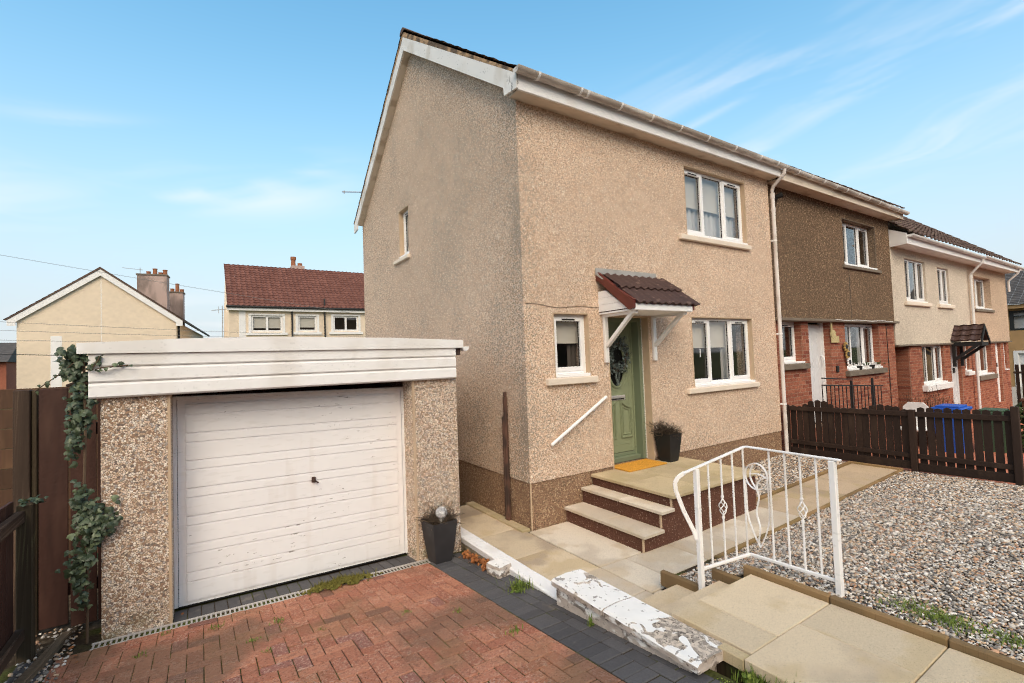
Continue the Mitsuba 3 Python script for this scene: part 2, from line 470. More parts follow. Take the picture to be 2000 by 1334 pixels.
material('roof_tile', tile_brown_fn, 0.85, grain_bump(60), 0.003, spec=0.25)
material('roof_tile_red', lambda p, n, uv: mix(C(0.150, 0.062, 0.046), C(0.195, 0.085, 0.064), uv.x) * (0.8 + 0.3 * fbm(p.x * 1.6, p.y * 1.6, p.z * 1.6, 3)), 0.85, spec=0.25)
material('roof_slate', lambda p, n, uv: C(0.085, 0.078, 0.075) * (0.75 + 0.5 * noise(p.x * 4, p.y * 4, p.z * 9)), 0.85, spec=0.25)
material('mortar_orange', lambda p, n, uv: mix(C(0.40, 0.265, 0.16), C(0.13, 0.095, 0.07), smoothstep(0.40, 0.62, fbm(p.x * 6, p.y * 6, p.z * 6, 4))), 0.95, grain_bump(30), 0.02, spec=0.1)


def canopy_tile_fn(p, n, uv):
    c = mix(C(0.040, 0.021, 0.018), C(0.075, 0.040, 0.034), fbm(p.x * 26, p.y * 5, p.z * 5, 3))
    return mix(c, C(0.22, 0.14, 0.11), smoothstep(0.70, 0.78, noise(p.x * 20, p.y * 20, p.z * 20)) * 0.35)


material('canopy_tile', canopy_tile_fn, 0.5, spec=0.4)
material('maroon_paint', lambda p, n, uv: C(0.115, 0.026, 0.018) * (0.85 + 0.3 * fbm(p.x * 9, p.y * 9, p.z * 9, 2)), 0.4, spec=0.45)
material('lead_grey', lambda p, n, uv: C(0.34, 0.325, 0.31) * (0.75 + 0.45 * fbm(p.x * 7, p.y * 7, p.z * 12, 3)), 0.6)
material('concrete_sill', lambda p, n, uv: C(0.72, 0.625, 0.52) * (0.88 + 0.2 * fbm(p.x * 9, p.y * 9, p.z * 9, 3)), 0.85, spec=0.3)
material('reveal_render', lambda p, n, uv: C(0.50, 0.375, 0.255) * (0.85 + 0.28 * fbm(p.x * 14, p.y * 14, p.z * 9, 3)), 0.9, spec=0.25)
material('dark_sill', lambda p, n, uv: C(0.165, 0.135, 0.105) * (0.75 + 0.5 * fbm(p.x * 9, p.y * 9, p.z * 9, 3)), 0.9)
material('green_door', (0.235, 0.268, 0.165), 0.38, spec=0.5)
material('green_frame', (0.165, 0.20, 0.128), 0.42, spec=0.5)
material('chrome', (0.72, 0.71, 0.70), 0.3, metallic=0.6)
material('brass', (0.62, 0.48, 0.22), 0.35, metallic=1.0)
material('black_rubber', (0.018, 0.018, 0.018), 0.5)
material('dark_glass', (0.012, 0.012, 0.012), 0.08, spec=0.6)
material('blind', (0.50, 0.475, 0.42), 0.9, spec=0.1)
material('curtain', (0.50, 0.50, 0.50), 0.9, spec=0.1)
material('curtain_dark', (0.10, 0.085, 0.075), 0.9, spec=0.1)
material('room_wall', (0.20, 0.145, 0.105), 0.95, spec=0.1)
scene['pane_glass'] = {'type': 'thindielectric', 'int_ior': 1.5, 'ext_ior': 1.0}


def coir_fn(p, n, uv):
    return C(0.60, 0.285, 0.045) * (0.65 + 0.6 * noise(p.x * 260, p.y * 260, 0.0))


material('coir', coir_fn, 0.95, lambda p, n, uv: noise(p.x * 240, p.y * 240, 0.0), 0.006, spec=0.1)
material('globe_glass', lambda p, n, uv: mix(C(0.36, 0.36, 0.37), C(0.66, 0.66, 0.66), smoothstep(0.45, 0.60, fbm(p.x * 70, p.y * 70, p.z * 70, 3))), 0.12, spec=0.6)
material('planter_grey', lambda p, n, uv: C(0.030, 0.028, 0.030) * (0.8 + 0.5 * fbm(p.x * 11, p.y * 11, p.z * 11, 3)), 0.55, spec=0.4)
material('planter_black', lambda p, n, uv: C(0.013, 0.013, 0.014) * (0.8 + 0.5 * fbm(p.x * 11, p.y * 11, p.z * 11, 3)), 0.45, spec=0.4)
material('dry_plant', lambda p, n, uv: mix(C(0.040, 0.030, 0.023), C(0.15, 0.11, 0.075), uv.x * uv.y), 0.9, spec=0.1)
material('ivy_leaf', lambda p, n, uv: mix(C(0.032, 0.052, 0.028), C(0.17, 0.21, 0.11), uv.x * uv.x * uv.y), 0.45, spec=0.45)
material('ivy_stem', (0.10, 0.065, 0.04), 0.8)
material('weed_green', lambda p, n, uv: mix(C(0.07, 0.115, 0.016), C(0.21, 0.26, 0.055), uv.x), 0.7, spec=0.25)
material('moss', lambda p, n, uv: mix(C(0.085, 0.082, 0.018), C(0.19, 0.17, 0.045), uv.x), 0.95, spec=0.1)
material('leaf_orange', lambda p, n, uv: mix(C(0.16, 0.050, 0.018), C(0.42, 0.165, 0.055), uv.x), 0.7, spec=0.25)
material('wreath_leaf', lambda p, n, uv: mix(C(0.045, 0.060, 0.055), C(0.24, 0.29, 0.275), uv.x * uv.x), 0.7, spec=0.3)
material('twig', lambda p, n, uv: mix(C(0.07, 0.04, 0.027), C(0.21, 0.12, 0.08), uv.x), 0.9, spec=0.1)
material('white_metal', lambda p, n, uv: dirt(C(0.80, 0.785, 0.775), p, 0.45, 6.0), 0.4, spec=0.5)
material('drain_metal', (0.50, 0.47, 0.44), 0.5, metallic=0.3)
material('drain_inside', (0.16, 0.145, 0.125), 0.95)
material('cable_brown', (0.20, 0.14, 0.10), 0.8)
material('rust_post', lambda p, n, uv: mix(C(0.050, 0.030, 0.024), C(0.12, 0.06, 0.042), smoothstep(0.4, 0.7, fbm(p.x * 20, p.y * 20, p.z * 6, 3))), 0.7)


def flaking(p, n, uv):
    """White masonry paint, worn through to grey and buff render in patches."""
    w1 = fbm(p.x * 5, p.y * 5, p.z * 5 + 3, 3) - 0.5
    k = fbm(p.x * 4.2 + w1 * 1.5, p.y * 2.6 + w1 * 1.5, p.z * 6, 6)
    where = smoothstep(0.40, 0.62, noise(p.x * 1.1 + 4, p.y * 1.7, 2.0))
    gone = smoothstep(0.675 - 0.06 * where, 0.69 - 0.06 * where, k)
    c = C(0.78, 0.765, 0.74) * (0.90 + 0.14 * fbm(p.x * 14, p.y * 14, p.z * 14, 4))
    q = fbm(p.x * 38, p.y * 38, p.z * 38, 4)
    under = mix(C(0.54, 0.46, 0.38), C(0.27, 0.23, 0.195), smoothstep(0.40, 0.60, q))
    under = mix(under, C(0.07, 0.06, 0.05), smoothstep(0.60, 0.70, fbm(p.x * 55, p.y * 55, p.z * 55, 3)) * 0.8)
    side = 1 - smoothstep(0.5, 0.8, dr.abs(n.z))
    c = mix(c, under, gone)
    worn = smoothstep(0.36, 0.48, fbm(p.x * 7 + 3, p.y * 9, p.z * 14, 5))
    c = mix(c, mix(C(0.50, 0.42, 0.355), C(0.33, 0.26, 0.215), q), side * worn * 0.85)
    blk = smoothstep(0.56, 0.66, fbm(p.x * 21, p.y * 21 + 6, p.z * 21, 4)) * side
    pin = smoothstep(0.70, 0.74, fbm(p.x * 33, p.y * 33, p.z * 33 + 5, 3))
    return mix(mix(c, C(0.09, 0.07, 0.055), blk * 0.75), C(0.16, 0.13, 0.11), pin * 0.7)


material('flaking_paint', flaking, 0.8, lambda p, n, uv: fbm(p.x * 14, p.y * 14, p.z * 14, 4), 0.014, spec=0.3)


def old_base(p, n, uv):
    k = fbm(p.x * 6, p.y * 6, p.z * 9, 4)
    return mix(C(0.34, 0.285, 0.205), C(0.10, 0.085, 0.05), smoothstep(0.45, 0.62, k))


material('old_render', old_base, 0.95, grain_bump(24), 0.02, spec=0.15)


def brick_red_fn(p, n, uv):
    c = mix(C(0.24, 0.080, 0.050), C(0.36, 0.140, 0.085), uv.x)
    c = dr.select(uv.x > 0.86, C(0.20, 0.062, 0.040), c)
    return c * (0.8 + 0.4 * noise(p.x * 40, p.y * 40, p.z * 40))


material('house_brick', brick_red_fn, 0.9, spec=0.2)
material('house_mortar', lambda p, n, uv: C(0.40, 0.28, 0.21) * (0.8 + 0.4 * noise(p.x * 50, p.y * 50, p.z * 50)), 0.95, spec=0.1)
material('black_metal', (0.020, 0.019, 0.019), 0.5)
material('bin_blue', (0.015, 0.085, 0.42), 0.45, spec=0.45)
material('bin_green', (0.045, 0.085, 0.045), 0.5)
material('bin_brown', (0.11, 0.045, 0.022), 0.5)
material('grey_door', (0.62, 0.63, 0.64), 0.45)
material('yellow_brass', (0.48, 0.40, 0.20), 0.6)
material('red_tarmac', lambda p, n, uv: C(0.36, 0.125, 0.07) * (0.7 + 0.6 * noise(p.x * 30, p.y * 30, 0.0)), 0.9)
material('asphalt', lambda p, n, uv: C(0.05, 0.05, 0.052) * (0.7 + 0.6 * noise(p.x * 60, p.y * 60, 0.0)), 0.9, spec=0.2)
material('tan_render', lambda p, n, uv: C(0.40, 0.245, 0.115) * (0.85 + 0.3 * fbm(p.x * 3, p.y * 3, p.z * 3, 3)), 0.9)
material('sign_blue', (0.02, 0.09, 0.35), 0.5)
material('hedge_green', lambda p, n, uv: mix(C(0.028, 0.048, 0.014), C(0.075, 0.10, 0.03), uv.x), 0.8)
material('pot_terracotta', (0.30, 0.12, 0.06), 0.9)
material('sunflower', (0.36, 0.24, 0.08), 0.8)
material('wire_grey', (0.22, 0.21, 0.20), 0.7)
material('bark', (0.07, 0.055, 0.045), 0.9)

# ------------------------------------------------------------------ the setting
def sheet(x0, x1, y0, y1, z, nx=1, ny=1, zf=None):
    X, Y = np.meshgrid(np.linspace(x0, x1, nx + 1), np.linspace(y0, y1, ny + 1), indexing='ij')
    Z = zf(X, Y) if zf else np.full_like(X, z)
    v = np.stack([X, Y, Z], -1).reshape(-1, 3)
    i, j = np.meshgrid(np.arange(nx), np.arange(ny), indexing='ij')
    a = i * (ny + 1) + j
    return v, np.stack([a, a + ny + 1, a + ny + 2, a + 1], -1).reshape(-1, 4)


def struct(name, mb, bsdf, parent=None, smooth=False):
    k = put(name, mb, bsdf, parent, smooth)
    if parent is None:
        labels[k] = {'kind': 'structure'}
    return k


def drive_z(x, y):
    return -0.045 - 0.022 * (x + 2.4) + 0.095 * (0.19 - np.minimum(y, 0.19))


def path_z(x):
    return np.maximum(0.0, (np.asarray(x, float) - 1.4) * 0.030)


def terrain(X, Y):
    """Earth under everything: falls along the terrace, rises towards the street."""
    z = -0.30 - 0.055 * np.clip(X - 5.6, 0, 14)
    z = np.where(X < 5.6, -0.30, z)
    z = z + np.where((Y < -3.0), 0.30 * np.clip((-3.0 - Y) / 3.0, 0, 1), 0)
    return np.where(np.hypot(X, Y) > 60, -0.5, z)


_xs = np.concatenate([[-1500, -400, -120, -60], np.linspace(-30, 40, 71), [60, 120, 400, 1500]])
_ys = np.concatenate([[-1500, -400, -120, -60], np.linspace(-30, 60, 61), [90, 140, 400, 1500]])
_X, _Y = np.meshgrid(_xs, _ys, indexing='ij')
_i, _j = np.meshgrid(np.arange(len(_xs) - 1), np.arange(len(_ys) - 1), indexing='ij')
_a = _i * len(_ys) + _j
struct('ground', MB().add(np.stack([_X, _Y, terrain(_X, _Y)], -1).reshape(-1, 3), np.stack([_a, _a + len(_ys), _a + len(_ys) + 1, _a + 1], -1).reshape(-1, 4)), 'ground_grass', smooth=True)

# driveway: bed, herringbone of red pavers, dark border setts
_n = np.array([0.022, 0.095, 1.0]); _n /= np.linalg.norm(_n)
_ex = np.array([1, 0, -0.022]); _ex /= np.linalg.norm(_ex)
DRV = mat4(_ex, np.cross(_n, _ex), _n, (-1.30, 0.06, drive_z(-1.30, 0.06)))     # local x to the right, y away, origin at the top right corner of the red field
DRVI = np.linalg.inv(DRV)


def drv(x, y, z=0.0):
    """A point of the driveway plane under world x, y, raised by z."""
    return np.array([x, y, drive_z(x, y) + z])


struct('driveway', MB().box(-3.2, 0.47, -8.0, 0.50, -0.09, -0.0080, M=DRV), 'joint_sand')


def block(l, w, uv, h=0.05, c=0.004):
    return MB().box(-l / 2, l / 2, -w / 2, w / 2, -h, 0, c, uv=uv)


_PV = {}
for l, w in ((0.1935, 0.0935), (0.0935, 0.0935)):
    _PV[(l, w)] = []
    for q in range(18):
        u = ((q + 0.5) / 18, rng.random() ** 1.5)
        b = block(l, w, u)
        _PV[(l, w)].append(mikit.ply(b.get(), 'paver', uv=b.uv()))


def lay(plyd, name, parent, M):
    d = dict(plyd); d['to_world'] = T(M.tolist())
    scene[key_of(name, parent)] = d


_cells, _blocks = {}, []
NX, NY = 29, 62
for i in range(-NX - 2, 2):
    for j in range(-NY - 2, 2):
        m = (i - j) % 4
        if m == 0:
            _blocks.append((i, j, 2, 1))
        elif m == 2:
            _blocks.append((i, j - 1, 1, 2))
_rest = MB()
_eye_l = DRVI @ np.append(EYE, 1)
_bricks = []
for i, j, a, b in _blocks:
    x0, x1, y0, y1 = max(i, -NX), min(i + a, 0), max(j, -NY), min(j + b, 0)
    if x1 - x0 <= 0 or y1 - y0 <= 0:
        continue
    L, W = (x1 - x0) * 0.1, (y1 - y0) * 0.1
    cx, cy = (x0 + x1) / 2 * 0.1, (y0 + y1) / 2 * 0.1
    _bricks.append((math.hypot(cx - _eye_l[0], cy - _eye_l[1]) + (50 if cy < -3.3 or cx < -2.85 else 0), cx, cy, L, W))
_bricks.sort()


def nudge():
    return rng.normal(0, 0.0016), rng.normal(0, 0.006), rng.normal(0, 0.0035), rng.normal(0, 0.004)


_near = [b for b in _bricks if b[0] < 50]
_near_ids = {id(b) for b in _near[:330] if b[0] < 50}
for b in _bricks:
    _, cx, cy, L, W = b
    dz, rz, rx, ry = nudge()
    along = L >= W
    l, w = (max(L, W), min(L, W))
    M = DRV @ np.array(T().translate([cx, cy, dz - 0.001]).rotate([0, 0, 1], math.degrees(rz) + (0 if along else 90)).rotate([1, 0, 0], math.degrees(rx)).rotate([0, 1, 0], math.degrees(ry)).matrix, float).reshape(4, 4)
    q = int(rng.integers(18))
    if id(b) in _near_ids:
        lay(_PV[(0.1935, 0.0935)][q] if l > 0.15 else _PV[(0.0935, 0.0935)][q], 'brick', 'driveway', M)
    else:
        _rest.box(-l / 2 + .002, l / 2 - .002, -w / 2 + .002, w / 2 - .002, -0.05, 0, 0.004, M=M, uv=((q + .5) / 18, rng.random() ** 1.5))
k = put('brick_field', _rest, 'paver', 'driveway'); labels[k] = {'kind': 'stuff'}

_SV = []
for q in range(8):
    b = block(0.1945, 0.0935, (rng.random(), rng.random())); _SV.append(mikit.ply(b.get(), 'sett', uv=b.uv()))
_far_setts = MB()


def sett(x, y, rot, scale=1.0, near=True):
    dz, rz, rx, ry = nudge()
    M = DRV @ np.array(T().translate([x, y, dz - 0.002]).rotate([0, 0, 1], rot + math.degrees(rz)).rotate([1, 0, 0], math.degrees(rx)).scale([scale, 1, 1]).matrix, float).reshape(4, 4)
    if near:
        lay(_SV[int(rng.integers(8))], 'sett', 'driveway', M)
    else:
        _far_setts.box(-.0985, .0985, -.048, .048, -.05, 0, .004, M=M, uv=(rng.random(), rng.random()))


for q in range(22):                       # a row of setts between the garage door and the drain
    sett(-2.165 + 0.1 * q, 0.272, 90, 1.66)
for q in range(70):                       # two courses down the right-hand side, laid across the edge
    sett(0.105, -0.05 - 0.1 * q, 0, 1.0, q < 33)
    if q % 2 == 0:
        sett(0.255, -0.10 - 0.1 * q, 90, 0.98, q < 33)
        sett(0.355, -0.02 - 0.1 * q, 90, 0.98, q < 33)
        if q < 15:
            sett(0.455, -0.10 - 0.1 * q, 90, 0.98)
for q in range(30):                       # the left-hand border
    sett(-2.96, -0.10 - 0.2 * q, 90, 0.98, q < 6)
    sett(-3.07, -0.02 - 0.2 * q, 90, 0.98, q < 6)
k = put('sett_field', _far_setts, 'sett', 'driveway'); labels[k] = {'kind': 'stuff'}

# soil strip left of the driveway
struct('soil_strip', MB().add(*sheet(-6.2, -4.0, 0.20, 2.45, -0.06)).add(*sheet(-6.2, -4.17, -7.0, 0.75, 0, 30, 60, lambda X, Y: drive_z(X, Y) - 0.015 + 0.05 * (meshkit.fbm(np.stack([X * 5, Y * 5, X * 0], -1), 3, 4) - 0.5))), 'soil', smooth=True)

# patio and front path of stone slabs
struct('patio', MB().box(-0.72, 0.55, -1.95, 1.52, -0.25, -0.012), 'joint_sand')


def slab(x0, x1, y0, y1, z, bsdf, parent, zf=None, t=0.05, gap=0.004):
    u = (rng.random(), rng.random())
    dz = rng.normal(0, 0.0012)
    mb = MB()
    if zf is None:
        mb.box(x0 + gap, x1 - gap, y0 + gap, y1 - gap, z - t, z + dz, 0.005, uv=u)
    else:
        mb.box(x0 + gap, x1 - gap, y0 + gap, y1 - gap, -t, 0, 0.005, uv=u)
        v = mb.v[0]; v[:, 2] += zf(v[:, 0])
    put('slab', mb, bsdf, parent)


for y0, y1 in ((0.95, 1.45), (0.20, 0.95), (-0.55, 0.20), (-1.22, -0.55), (-1.80, -1.22)):
    slab(-0.70, -0.055, y0, y1, 0, 'slab_sand' if y0 > -1.3 else 'slab_pale', 'patio')
for q in range(5):                        # raised fillet along the gable
    slab(-0.125, -0.002, 0.02 + 0.29 * q, 0.02 + 0.29 * (q + 1), 0.022, 'slab_yellow', 'patio', gap=0.002)
slab(-0.05, 0.545, -1.22, -0.005, 0, 'slab_pale', 'patio')
slab(-0.05, 0.30, -1.86, -1.22, 0, 'slab_pale', 'patio')
slab(-0.68, -0.30, -2.05, -1.80, 0, 'slab_sand', 'patio'); slab(-0.30, -0.055, -2.05, -1.80, 0, 'slab_pale', 'patio')

slab(-0.05, 0.055, -2.05, -1.865, 0, 'slab_pale', 'patio')
struct('garden_path', MB().add(*sheet(0.3, 5.80, -1.80, -1.02, 0, 12, 2, lambda X, Y: path_z(X) - 0.012)), 'joint_sand')
for q in range(9):
    x0 = 0.30 + 0.6105 * q
    wide = x0 < 2.35
    slab(x0, x0 + 0.6105, -1.74, -1.225 if wide else -1.095, 0, 'slab_pale' if wide else 'slab_path', 'garden_path', path_z)


def kerb(a, b, w, h, parent, up=0.0):
    u = (rng.random(), rng.random())
    put('edging', MB().beam(a, b, w, h, 0.008, uv=u), 'kerb_stone', parent)


def run_kerbs(x0, x1, y, n, parent, top):
    xs = np.linspace(x0, x1, n + 1)
    for a, b in zip(xs[:-1], xs[1:]):
        kerb((a + .003, y, path_z(a) + top - 0.06), (b - .003, y, path_z(b) + top - 0.06), 0.048, 0.12, parent)


run_kerbs(1.00, 5.72, -1.768, 5, 'garden_path', 0.018)
run_kerbs(2.72, 5.72, -1.066, 3, 'garden_path', 0.028)
kerb((5.745, -1.79, path_z(5.7) - 0.03), (5.745, -1.04, path_z(5.7) - 0.03), 0.048, 0.12, 'garden_path')

# entrance path and its three steps down to the patio
TOP = 0.32
struct('entrance_path', MB().box(-0.71, 0.27, -9.0, -2.60, 0.02, TOP - 0.052).box(-0.66, 0.16, -2.60, -2.38, -0.1, 0.213 - 0.052).box(-0.66, 0.08, -2.38, -2.08, -0.1, 0.107 - 0.052), 'joint_sand')
slab(-0.665, 0.095, -2.355, -2.035, 0.107, 'slab_sand', 'entrance_path', gap=0.0)
slab(-0.665, 0.20, -2.575, -2.345, 0.213, 'slab_sand', 'entrance_path', gap=0.0)
slab(-0.66, -0.37, -3.13, -2.565, TOP, 'slab_sand', 'entrance_path', gap=0.003)
slab(-0.37, 0.285, -3.13, -2.565, TOP, 'slab_sand', 'entrance_path', gap=0.003)
for q in range(9):
    y1 = -3.13 - 0.615 * q; s = -0.135 if q % 2 == 0 else -0.40
    slab(-0.745, s, y1 - 0.615, y1, TOP, 'slab_sand', 'entrance_path', gap=0.003, t=0.065)
    slab(s, 0.285, y1 - 0.615, y1, TOP, 'slab_sand', 'entrance_path', gap=0.003)
slab(-0.745, -0.665, -3.13, -2.96, TOP - 0.008, 'slab_yellow', 'entrance_path', gap=0.003, t=0.07)
kerb((0.075, -1.87, 0.10), (0.095, -2.33, 0.10), 0.05, 0.13, 'entrance_path')
kerb((0.245, -2.26, 0.21), (0.245, -2.545, 0.21), 0.05, 0.12, 'entrance_path')
for a, b in ((-2.50, -3.12), (-3.125, -3.74), (-3.745, -4.36), (-4.365, -4.98), (-4.985, -5.6)):
    kerb((0.315, a, TOP - 0.025), (0.315, b, TOP - 0.025), 0.052, 0.13, 'entrance_path')


# gravel: a bed of earth and the stones on it
def gravel_z(X, Y):
    a = path_z(X) - 0.005
    b = 0.33 - 0.035 * np.clip(X - 0.4, 0, 6)
    t = np.clip((-1.80 - Y) / 0.85, 0, 1); t = t * t * (3 - 2 * t)
    t = np.where(Y > -1.8, 0, t)
    nearstep = np.clip((0.9 - X) / 0.6, 0, 1) * np.clip((Y + 2.6) / 0.4, 0, 1)
    z = a * (1 - t) + b * t
    z = np.where((X < 0.30) & (Y < -2.2), np.minimum(z, 0.185), z)
    return np.where((X < 0.9) & (Y > -2.7) & (Y < -1.75), np.minimum(z, 0.05 + 0.27 * np.clip((-1.85 - Y) / 0.75, 0, 1)), z)


struct('gravel_bed', MB().add(*sheet(0.10, 5.78, -7.0, -1.78, 0, 60, 60, lambda X, Y: gravel_z(X, Y) - 0.014)).add(*sheet(2.60, 5.80, -1.05, 0.02, 0, 10, 4, lambda X, Y: path_z(X) - 0.012)), 'soil', smooth=True)

_ico = trimesh.creation.icosahedron()


def scatter_stones(P, size, seed):
    r = np.random.default_rng(seed)
    n = len(P)
    v0 = np.array(_ico.vertices)
    s = size * np.exp(r.normal(0, 0.28, (n, 1, 1))) * np.stack([r.uniform(0.9, 1.5, n), r.uniform(0.75, 1.1, n), r.uniform(0.45, 0.8, n)], -1)[:, None, :]
    v = v0[None] * (1 + r.normal(0, 0.10, (n, 12, 1))) * s
    a, b = r.uniform(0, 6.283, n), r.normal(0, 0.35, n)
    ca, sa, cb, sb = np.cos(a), np.sin(a), np.cos(b), np.sin(b)
    R = np.zeros((n, 3, 3)); R[:, 0, 0], R[:, 0, 1], R[:, 1, 0], R[:, 1, 1], R[:, 2, 2] = ca, -sa, sa, ca, 1
    Q = np.zeros((n, 3, 3)); Q[:, 0, 0] = 1; Q[:, 1, 1], Q[:, 1, 2], Q[:, 2, 1], Q[:, 2, 2] = cb, -sb, sb, cb
    v = np.einsum('nij,nkj->nki', R @ Q, v) + P[:, None, :]
    f = np.array(_ico.faces)[None] + (np.arange(n) * 12)[:, None, None]
    uv = np.repeat(r.random((n, 2)), 12, 0)
    return v.reshape(-1, 3), f.reshape(-1, 3), uv


_pts = []
for x0, x1, y0, y1, sp in ((0.12, 2.2, -4.6, -1.79, 0.0165), (2.2, 5.76, -3.9, -1.79, 0.020), (2.62, 5.76, -1.045, -0.01, 0.024)):
    X, Y = np.meshgrid(np.arange(x0, x1, sp), np.arange(y0, y1, sp), indexing='ij')
    X, Y = (X + rng.uniform(-.5, .5, X.shape) * sp).ravel(), (Y + rng.uniform(-.5, .5, Y.shape) * sp).ravel()
    ok = np.ones(len(X), bool)
    ok &= ~((X < 0.355) & (Y < -2.50)) & ~((X < 0.275) & (Y < -2.345)) & ~((X < 0.105) & (Y < -1.85))
    ok &= ~((X < 2.70) & (Y > -1.3))
    X, Y = X[ok], Y[ok]
    zz = (gravel_z(X, Y) if y0 < -1.5 else path_z(X)) + rng.uniform(-0.006, 0.007, len(X))
    _pts.append((np.stack([X, Y, zz], -1), sp))
gm = MB()
for q, (P, sp) in enumerate(_pts):
    v, f, uv = scatter_stones(P, sp * 0.50, 40 + q)
    gm.add(v, f); gm.uvs[-1] = uv
k = put('gravel', gm, 'gravel_stone'); labels[k] = {'label': 'loose mixed grey, white and tan garden gravel beside the stone paths', 'category': 'gravel', 'kind': 'stuff'}

# neighbours' front yard and the street beyond the frame
struct('neighbour_yard', MB().add(*sheet(5.92, 24.0, -7.0, 0.05, 0, 20, 4, lambda X, Y: 0.10 - 0.052 * (X - 5.9))), 'red_tarmac')
struct('street', MB().add(*sheet(-60, 60, -17.0, -10.5, 0.10)), 'asphalt')
struct('pavement', MB().box(-60, 60, -10.5, -8.6, 0.0, 0.22), 'asphalt')


# ------------------------------------------------------------------ windows
def window(house, X0, X1, Z0, Z1, lights, M=FRONT, depth=0.075, blind=None, fr=0.045, reveal='reveal_render', sub=True, curtain=None, wide=0.0, frame_mat='white_clean', name='window', drop=None, tilt=None):
    """A casement window in the opening X0..X1, Z0..Z1 of a wall whose face is local y=0 and which goes inwards along +y.
    lights: (fraction of the width, opens?) from left to right."""
    w = key_of(name, house)
    mb = MB()
    y0, y1 = depth, depth + 0.06
    zb = Z0 + (0.045 if sub else 0.0)
    mb.box(X0, X0 + fr, y0, y1, zb, Z1, 0.004).box(X1 - fr, X1, y0, y1, zb, Z1, 0.004)
    mb.box(X0 + fr, X1 - fr, y0 + .001, y1, Z1 - fr, Z1, 0.004).box(X0 + fr, X1 - fr, y0 + .001, y1, zb, zb + fr, 0.004)
    if sub:
        mb.box(X0 - 0.0 + 0.002, X1 - 0.002, -0.02, y1, Z0 + 0.002, zb - 0.002, 0.006)
    edges = [X0 + fr]; acc = 0
    tot = sum(a for a, _ in lights)
    W = X1 - X0 - 2 * fr
    for a, o in lights:
        acc += a / tot; edges.append(X0 + fr + W * acc)
    for e in edges[1:-1]:
        mb.box(e - .025, e + .025, y0 + .002, y1, zb + fr, Z1 - fr, 0.004)
    scene[w] = mikit.ply(mb.move(M).get(), frame_mat)
    for q, ((a, o), e0, e1) in enumerate(zip(lights, edges[:-1], edges[1:])):
        a0 = e0 + (.025 if q else 0); a1 = e1 - (.025 if q < len(lights) - 1 else 0)
        b0, b1 = zb + fr, Z1 - fr
        if o:
            s = MB(); t = 0.055 if X1 - X0 > 0.5 else 0.045; ys = y0 - 0.014
            ov = 0.012
            s.box(a0 - ov, a0 + t - ov, ys, y0 + .04, b0 - ov, b1 + ov, 0.005).box(a1 - t + ov, a1 + ov, ys, y0 + .04, b0 - ov, b1 + ov, 0.005)
            s.box(a0 + t - ov, a1 - t + ov, ys + .001, y0 + .04, b1 - t + ov, b1 + ov, 0.005).box(a0 + t - ov, a1 - t + ov, ys + .001, y0 + .04, b0 - ov, b0 + t - ov, 0.005)
            put('sash', s.move(M), frame_mat, w)
            v = MB().box((a0 + a1) / 2 - min(.11, (a1 - a0) * .3), (a0 + a1) / 2 + min(.11, (a1 - a0) * .3), ys - .010, ys - .001, b1 - .030, b1 - .020, 0.002).box((a0 + a1) / 2 - min(.11, (a1 - a0) * .3), (a0 + a1) / 2 + min(.11, (a1 - a0) * .3), ys - .004, ys - .0005, b1 - .020, b1 - .013)
            if sub:
                put('trickle_vent', v.move(M), 'black_rubber', w)
            a0, a1, b0, b1 = a0 + t - ov, a1 - t + ov, b0 + t - ov, b1 - t + ov
        g = MB()                           # black glazing gasket round the glass
        yg = y0 + 0.018
        for q0, q1, r0, r1 in ((a0, a0 + .008, b0, b1), (a1 - .008, a1, b0, b1), (a0 + .008, a1 - .008, b1 - .008, b1), (a0 + .008, a1 - .008, b0, b0 + .008)):
            g.box(q0, q1, yg, yg + .012, r0, r1)
        put('gasket', g.move(M), 'black_rubber', w)
        pane = np.array([[a0, yg + .008, b0], [a1, yg + .008, b0], [a1, yg + .008, b1], [a0, yg + .008, b1]])
        put('pane', MB().add(pane, [[0, 1, 2, 3]]).move(M), 'pane_glass', w)
    if blind:
        for (f0, f1, zf) in blind:
            x0, x1 = X0 + f0 * (X1 - X0), X0 + f1 * (X1 - X0)
            zz = Z1 - zf * (Z1 - Z0)
            put('blind', MB().box(x0, x1, y1 + .055, y1 + .060, zz, Z1 - .01).box(x0, x1, y1 + .050, y1 + .066, zz - .018, zz, .004).move(M), 'blind', w)
    if curtain:
        for (f0, f1, cm) in curtain:
            x0, x1 = X0 + f0 * (X1 - X0), X0 + f1 * (X1 - X0)
            n = max(16, int((x1 - x0) / 0.012)); xs = np.linspace(x0, x1, n)
            yy = y1 + 0.12 + 0.022 * np.sin(xs * 95) + 0.012 * np.sin(xs * 41 + 1)
            v = np.vstack([np.stack([xs, yy, xs * 0 + Z0 - .03], -1), np.stack([xs, yy, xs * 0 + Z1 + .02], -1)])
            i = np.arange(n - 1)
            put('curtain', MB().add(v, np.stack([i, i + 1, i + 1 + n, i + n], -1)).move(M), cm, w, smooth=True)
    if reveal:
        t = 0.014; r = MB()
        r.box(X0 - t, X0, -.003, y1, Z0, Z1 + t).box(X1, X1 + t, -.003, y1, Z0, Z1 + t).box(X0, X1, -.003, y1, Z1, Z1 + t)
        put('reveal', r.move(M), reveal, w)
    return w


def hole(X0, X1, Z0, Z1, t=0.014, below=0.0):
    return sbox(X0 - t, Z0 - below, X1 + t, Z1 + t)


def sill(w, X0, X1, Z0, Z1, proj, bsdf, M=FRONT, depth=0.07):
    put('sill', MB().box(X0, X1, -proj, depth, Z0, Z1, 0.008).move(M), bsdf, w)


